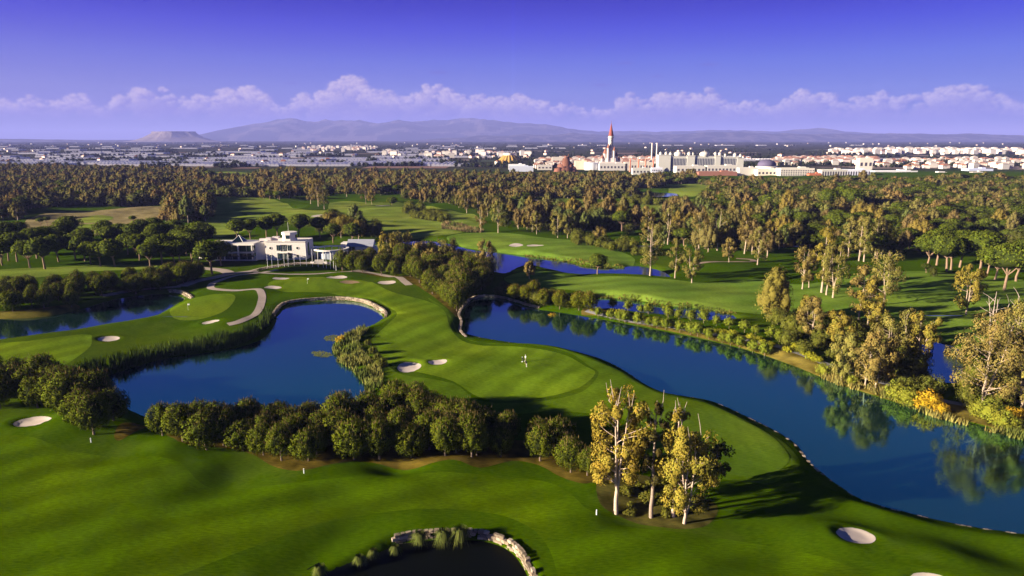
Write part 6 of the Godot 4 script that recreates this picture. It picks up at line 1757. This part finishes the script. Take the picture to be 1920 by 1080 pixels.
# ---------------------------------------------------------------- stones, people, posts
func wall_of_stones(o: Node, line: PackedVector2Array, rows: int, wide: float, high: float, y0: float, g: RandomNumberGenerator, apart: bool, step_back := 0.12, miss := 0.0) -> void:
	var kinds := []
	var joined := MB.new()
	var tone := [Color(0.42, 0.35, 0.27), Color(0.32, 0.26, 0.2), Color(0.5, 0.43, 0.35), Color(0.24, 0.2, 0.16)]
	for k in 8:
		var m := MB.new()
		m.rock(Vector3.ZERO, Vector3(wide, high, high * 1.2), tone[k % 4], 0.0, g)
		kinds.append(m)
	var meshes := []
	if apart:
		for k in kinds: meshes.append(k.mesh(M.stone))
	var total := 0.0
	for i in line.size() - 1: total += line[i].distance_to(line[i + 1])
	for r in rows:
		var n := int(total / wide)
		for i in n:
			if g.randf() < miss: continue
			var t := (i + (0.5 if r % 2 else 0.0) + 0.3) / n
			if t > 1.0: continue
			var p := along(line, t)
			var d := (along(line, minf(t + 0.01, 1.0)) - along(line, maxf(t - 0.01, 0.0))).normalized()
			var out := Vector2(-d.y, d.x)
			p -= out * step_back * r
			var s := Vector3(g.randf_range(0.62, 1.12), g.randf_range(0.75, 1.1), g.randf_range(0.8, 1.2))
			var turn := -atan2(d.y, d.x) + g.randf_range(-0.12, 0.12)
			var at := Vector3(p.x, y0 + (r + 0.45) * high * 0.94 + g.randf_range(-0.03, 0.03), p.y)
			if apart:
				var st := part("stone", meshes[g.randi() % 8], o)
				st.position = at; st.rotation.y = turn; st.scale = s
			else:
				joined.rock(at, Vector3(wide, high, high * 1.2) * s, tone[g.randi() % 4], turn, g)
	if not apart:
		tag(part("stonework", joined.mesh(M.stone), o), "", "", "", "stuff")

func small_things() -> void:
	var g := RandomNumberGenerator.new()
	g.seed = 55
	# the dry stone wall round the bottom pond
	var o := thing("stone_wall", "dry stone wall of rough pale blocks curving round the bottom pond", "stone wall")
	wall_of_stones(o, smooth(pv([-16.7,-85.7,-14.4,-86.6,-12.2,-87.0,-9.2,-87.2,-6.1,-87.2,-3.4,-86.6,-1.1,-85.3,0.6,-83.3,1.8,-80.5,2.6,-77.7,2.9,-75.0]), false, 4), 4, 0.78, 0.44, -1.25, g, true, 0.1, 0.1)
	o = thing("stone_wall", "pale stone edging round the upper end of the central pond", "stone wall")
	wall_of_stones(o, smooth(pv([-74.8,-196.9,-75.9,-207.4,-77.4,-217.0,-78.0,-225.0,-75.0,-229.7,-69.4,-232.1,-60.4,-233.7,-51.1,-228.9,-42.3,-215.6,-40.5,-209.4]), false, 4), 3, 1.0, 0.55, -1.15, g, false, 0.2)
	o = thing("stone_wall", "pale stones at the head of the left pond", "stone wall")
	wall_of_stones(o, smooth(pv([-127.3,-244.8,-122.5,-243.0,-117.1,-237.9,-112.9,-232.1]), false, 4), 3, 1.2, 0.6, -1.15, g, false, 0.3)
	o = thing("stone_wall", "dark stones round the lake's northwest corner", "stone wall")
	wall_of_stones(o, smooth(pv([-12.8,-185.7,-15.2,-193.4,-15.5,-203.0,-17.0,-213.5,-15.6,-229.7,-12.3,-237.9,-5.8,-237.9,0.0,-232.1,4.6,-225.8,9.0,-221.3]), false, 4), 2, 1.1, 0.6, -1.15, g, false, 0.2)
	o = thing("shore_stones", "line of small pale stones along the lake's grassy near shore", "stones")
	wall_of_stones(o, smooth(pv([-10.8,-187.8,-3.0,-183.1,5.9,-179.0,14.4,-175.2,21.0,-169.7,25.5,-162.8,28.4,-155.7,30.9,-148.5,34.6,-143.1,42.9,-138.7,48.1,-130.0,52.5,-119.2,52.4,-109.5,53.5,-102.0,55.4,-97.0,60.1,-93.6,66.1,-90.2,73.7,-87.8]), false, 4), 1, 0.7, 0.4, -1.05, g, false, 0.0, 0.45)
	# big tufts of grass hanging over the stone wall
	var tufts := [[-12.9,-85.6,1.7], [-9.6,-85.9,1.9], [-7.2,-86.0,2.1], [-20.4,-80.9,1.2], [-25.1,-78.6,1.3], [-16.0,-83.3,1.1], [-18.9,-82.6,1]]
	var tuft_said := ["left grass tuft hanging over the stone wall", "middle grass tuft hanging over the stone wall", "right grass tuft hanging over the stone wall", "small grass tuft on the dark slope left of the pond", "grass tuft at the bottom edge left of the pond", "grass tuft below the wall's left end", "small grass tuft at the slope's top"]
	for i in tufts.size():
		var mb := MB.new()
		var q: Array = tufts[i]
		var r: float = q[2]
		for k in 260:
			var a := g.randf() * TAU
			var d := Vector3(cos(a), 0, sin(a))
			var reach := g.randf_range(0.3, 1.0) * r
			var p0 := d * 0.15 * r
			var p1 := d * reach * 0.55 + Vector3(0, r * g.randf_range(0.7, 1.1), 0)
			var p2 := d * reach * 1.1 + Vector3(0, r * g.randf_range(-0.2, 0.6), 0)
			var side := Vector3(-d.z, 0, d.x) * 0.035
			var nor := (d + Vector3.UP).normalized()
			var col := jit(Color(0.1, 0.12, 0.03), g)
			mb.tri(p0 - side, p0 + side, p1 + side, nor, nor, nor, col)
			mb.tri(p0 - side, p1 + side, p1 - side, nor, nor, nor, col)
			mb.tri(p1 - side, p1 + side, p2, nor, nor, nor, col)
		var t := part("grass_tuft", mb.mesh(M.leaf), self)
		t.position = Vector3(q[0], maxf(lay(q[0], q[1]), -0.7), q[1])
		tag(t, tuft_said[i], "grass tuft")
	# yardage posts
	var posts := [[[-77.1,-115.3], "white marker post below the left bunker mound"], [[-34.6,-103.6], "white marker post before the near grove"], [[12.6,-91.5], "white marker post left of the tall eucalyptus group"], [[-42.6,-178.4], "white marker post beside the pond marsh"], [[98.8,-257.6], "white marker on the fairway beyond the small pond"], [[131.9,-217.9], "white marker on the shaded right fairway"]]
	for q in posts:
		var p := thing("marker_post", q[1], "post", on(q[0][0], q[0][1]))
		var b := MB.new()
		b.lathe(Vector3.ZERO, [Vector2(0.09, -0.2), Vector2(0.09, 0.85), Vector2(0.0, 0.92)], 10, Color(0.8, 0.8, 0.78))
		part("post", b.mesh(M.plain), p)
		var c := MB.new()
		c.lathe(Vector3.ZERO, [Vector2(0.093, 0.66), Vector2(0.095, 0.74)], 10, Color(0.1, 0.1, 0.1))
		part("band", c.mesh(M.plain), p)
	# flags on the greens
	for q in [[[-105.5,-214.3], "white flag on the oval green by the left pond"], [[-77.9,-252.7], "white flag on the central green"]]:
		var p := thing("golf_flag", q[1], "flag", on(q[0][0], q[0][1]))
		var s := MB.new()
		s.tube([Vector3(0, -0.1, 0), Vector3(0, 2.3, 0)], [0.03, 0.025], 6, Color(0.8, 0.8, 0.75))
		part("stick", s.mesh(M.plain), p)
		var c := MB.new()
		for k in 3:
			c.quad(Vector3(k * 0.22, 1.8, 0.04 * sin(k * 1.6)), Vector3((k + 1) * 0.22, 1.8, 0.04 * sin((k + 1) * 1.6)), Vector3((k + 1) * 0.22, 2.28, 0.04 * sin((k + 1) * 1.6)), Vector3(k * 0.22, 2.28, 0.04 * sin(k * 1.6)), Vector3(0, 0, 1), Color(0.8, 0.8, 0.76))
		part("cloth", c.mesh(M.plain), p)
	# a hut by the wood on the right
	var hp := [280.3,-419.4]
	var hut := thing("hut", "small pale hut on the shaded path of the right wood", "hut", on(hp[0], hp[1]))
	wbox(hut, "wall", Vector3(0, 1.6, 0), Vector3(3.4, 3.2, 3.0), Color(0.55, 0.6, 0.66), M.wall)
	var hr := MB.new()
	hr.lathe(Vector3.ZERO, [Vector2(2.9, 3.2), Vector2(0.05, 4.6)], 4, Color(0.3, 0.34, 0.4), Vector2.ONE, PI / 4, false)
	part("roof", hr.mesh(M.plain), hut)
	wbox(hut, "door", Vector3(0, 1.1, 1.52), Vector3(1.0, 2.0, 0.08), Color(0.1, 0.1, 0.12), M.plain)
	var bin := [11.6,-297.4]
	var box := thing("dark_box", "dark square pump box at the stream's inner bank", "box", on(bin[0], bin[1]))
	wbox(box, "cabinet", Vector3(0, 0.9, 0), Vector3(1.6, 1.8, 1.2), Color(0.04, 0.045, 0.04), M.plain)
	wbox(box, "lid", Vector3(0, 1.86, 0), Vector3(1.75, 0.12, 1.35), Color(0.06, 0.06, 0.06), M.plain)
	people()

func people() -> void:
	var a := [3.4,-162.6]
	person(Vector3(a[0], lay(a[0], a[1]), a[1]), -1.1, 0.0, "person in a white shirt and cream trousers standing with a golf bag", Color(0.78, 0.78, 0.76), Color(0.6, 0.52, 0.4), true)
	var b := [3.6,-158.3]
	person(Vector3(b[0], lay(b[0], b[1]), b[1]), -1.3, 0.5, "person in dark clothes and white shoes bending over a golf ball", Color(0.03, 0.03, 0.035), Color(0.5, 0.46, 0.4), true)
	var c := [2.8,-162.3]
	var bag := thing("golf_bag", "dark golf bag on a two wheeled trolley beside the standing person", "golf bag", on(c[0], c[1]), 0.4)
	var m := MB.new()
	m.tube([Vector3(0, 0.25, 0.1), Vector3(-0.1, 1.15, -0.25)], [0.15, 0.17], 10, Color(0.03, 0.03, 0.035))
	part("bag", m.mesh(M.plain), bag)
	for s in [-1, 1]:
		var w := MB.new()
		w.lathe(Vector3.ZERO, [Vector2(0.02, -0.03), Vector2(0.16, -0.03), Vector2(0.16, 0.03), Vector2(0.02, 0.03)], 14, Color(0.75, 0.75, 0.75))
		var wh := part("wheel", w.mesh(M.plain), bag)
		wh.position = Vector3(s * 0.33, 0.16, 0.1)
		wh.rotation.z = PI / 2
	var hnd := MB.new()
	hnd.tube([Vector3(0, 0.2, 0.15), Vector3(0, 1.0, -0.35), Vector3(0, 1.1, -0.6)], [0.025, 0.025, 0.03], 6, Color(0.5, 0.5, 0.5))
	part("trolley_frame", hnd.mesh(M.plain), bag)
	for k in 5:
		var cl := MB.new()
		var x := -0.18 + k * 0.05
		cl.tube([Vector3(x * 0.6 - 0.06, 1.05, -0.22), Vector3(x - 0.05, 1.32, -0.3)], [0.01, 0.03], 5, Color(0.75, 0.75, 0.72))
		part("club", cl.mesh(M.plain), bag)

# one continuous body: a field of tapered capsules joined smoothly, meshed as surface nets
func person(at: Vector3, turn: float, stoop: float, label: String, shirt: Color, trousers: Color, cap: bool) -> void:
	var o := thing("person", label, "person", at, turn)
	var hip := Vector3(0, 0.92, 0)
	var chest := hip + Vector3(0, 0.45, 0).rotated(Vector3.RIGHT, stoop)
	var neck := hip + Vector3(0, 0.6, 0).rotated(Vector3.RIGHT, stoop)
	var head := hip + Vector3(0, 0.76, 0.03).rotated(Vector3.RIGHT, stoop * 1.25)
	var bones := []
	var add := func(p: Vector3, q: Vector3, r: float, s: float, col: Color): bones.append([p, q, r, s, col])
	var skin := Color(0.42, 0.26, 0.18)
	add.call(hip, chest, 0.145, 0.17, shirt)
	add.call(chest, neck, 0.15, 0.06, shirt)
	add.call(neck, head, 0.055, 0.06, skin)
	add.call(head + Vector3(0, -0.03, 0.02), head + Vector3(0, 0.05, 0), 0.085, 0.098, skin)
	for s in [-1.0, 1.0]:
		var sh := chest + Vector3(s * 0.17, 0.06, 0).rotated(Vector3.RIGHT, stoop)
		var el := sh + Vector3(s * 0.08, -0.28, 0.04)
		var wr := el + Vector3(-s * 0.12, -0.2, 0.16)
		add.call(sh, el, 0.06, 0.048, shirt)
		add.call(el, wr, 0.045, 0.032, skin)
		for f in 5:
			var d := Vector3(-s * 0.02 + (f - 2) * 0.017, -0.09 if f > 0 else -0.05, 0.03 + (0.03 if f == 0 else 0.0))
			add.call(wr, wr + d, 0.022, 0.01, skin)
		var kn := Vector3(s * 0.11, 0.49, 0.05 + stoop * 0.08)
		var an := Vector3(s * 0.13, 0.09, -0.02)
		add.call(hip + Vector3(s * 0.09, -0.02, 0), kn, 0.095, 0.066, trousers)
		add.call(kn, an, 0.065, 0.045, trousers)
		add.call(an + Vector3(0, -0.03, -0.03), an + Vector3(s * 0.02, -0.045, 0.16), 0.05, 0.042, Color(0.75, 0.75, 0.72))
	if cap: add.call(head + Vector3(0, 0.085, 0.0), head + Vector3(0, 0.07, 0.11), 0.085, 0.03, Color(0.78, 0.78, 0.76))
	var cell := 0.035
	var lo := Vector3(-0.55, -0.05, -0.4)
	var n := Vector3i(32, 56, 42)
	var f := PackedFloat32Array()
	f.resize(n.x * n.y * n.z)
	f.fill(1.0)
	for b in bones:
		# visit only the cells near each bone
		var p: Vector3 = b[0]
		var q: Vector3 = b[1]
		var grow: float = maxf(b[2], b[3]) + 0.1
		var a0 := (Vector3(minf(p.x, q.x), minf(p.y, q.y), minf(p.z, q.z)) - Vector3.ONE * grow - lo) / cell
		var a1 := (Vector3(maxf(p.x, q.x), maxf(p.y, q.y), maxf(p.z, q.z)) + Vector3.ONE * grow - lo) / cell
		for x in range(maxi(0, int(a0.x)), mini(n.x, int(a1.x) + 1)):
			for y in range(maxi(0, int(a0.y)), mini(n.y, int(a1.y) + 1)):
				for z in range(maxi(0, int(a0.z)), mini(n.z, int(a1.z) + 1)):
					var w := lo + Vector3(x, y, z) * cell
					var t := clampf((w - p).dot(q - p) / maxf((q - p).length_squared(), 1e-6), 0.0, 1.0)
					var d := w.distance_to(p.lerp(q, t)) - lerpf(b[2], b[3], t)
					var k := (z * n.y + y) * n.x + x
					var h := clampf(0.5 + 0.5 * (f[k] - d) / 0.03, 0.0, 1.0)
					f[k] = lerpf(f[k], d, h) - 0.03 * h * (1.0 - h)
	var spot := {}
	for x in n.x - 1:
		for y in n.y - 1:
			for z in n.z - 1:
				var sum := Vector3.ZERO
				var hits := 0
				var v := []
				for c in 8: v.append(f[((z + (c >> 2)) * n.y + y + ((c >> 1) & 1)) * n.x + x + (c & 1)])
				for e in [[0, 1], [2, 3], [4, 5], [6, 7], [0, 2], [1, 3], [4, 6], [5, 7], [0, 4], [1, 5], [2, 6], [3, 7]]:
					if (v[e[0]] < 0) != (v[e[1]] < 0):
						var t: float = v[e[0]] / (v[e[0]] - v[e[1]])
						var p := Vector3(e[0] & 1, (e[0] >> 1) & 1, e[0] >> 2)
						sum += p.lerp(Vector3(e[1] & 1, (e[1] >> 1) & 1, e[1] >> 2), t)
						hits += 1
				if hits: spot[Vector3i(x, y, z)] = lo + (Vector3(x, y, z) + sum / hits) * cell
	var mb := MB.new()
	var tint := func(p: Vector3) -> Color:
		var best := 9.0
		var col := shirt
		for b in bones:
			var t := clampf((p - b[0]).dot(b[1] - b[0]) / maxf((b[1] - b[0]).length_squared(), 1e-6), 0.0, 1.0)
			var d: float = p.distance_to(b[0].lerp(b[1], t)) - lerpf(b[2], b[3], t)
			if d < best: best = d; col = b[4]
		return col
	for key in spot:
		for ax in 3:
			var u := Vector3i.ZERO
			var w := Vector3i.ZERO
			u[(ax + 1) % 3] = 1
			w[(ax + 2) % 3] = 1
			var e := Vector3i.ZERO
			e[ax] = 1
			var k0: int = (key.z * n.y + key.y) * n.x + key.x
			var k1: int = ((key.z + e.z) * n.y + key.y + e.y) * n.x + key.x + e.x
			if (f[k0] < 0) == (f[k1] < 0): continue
			if not (spot.has(key - u) and spot.has(key - w) and spot.has(key - u - w)): continue
			var away := Vector3(e) * (1.0 if f[k0] < 0 else -1.0)
			var p0: Vector3 = spot[key]
			mb.quad(p0, spot[key - u], spot[key - u - w], spot[key - w], away, tint.call(p0))
	part("body", mb.mesh(M.plain), o)
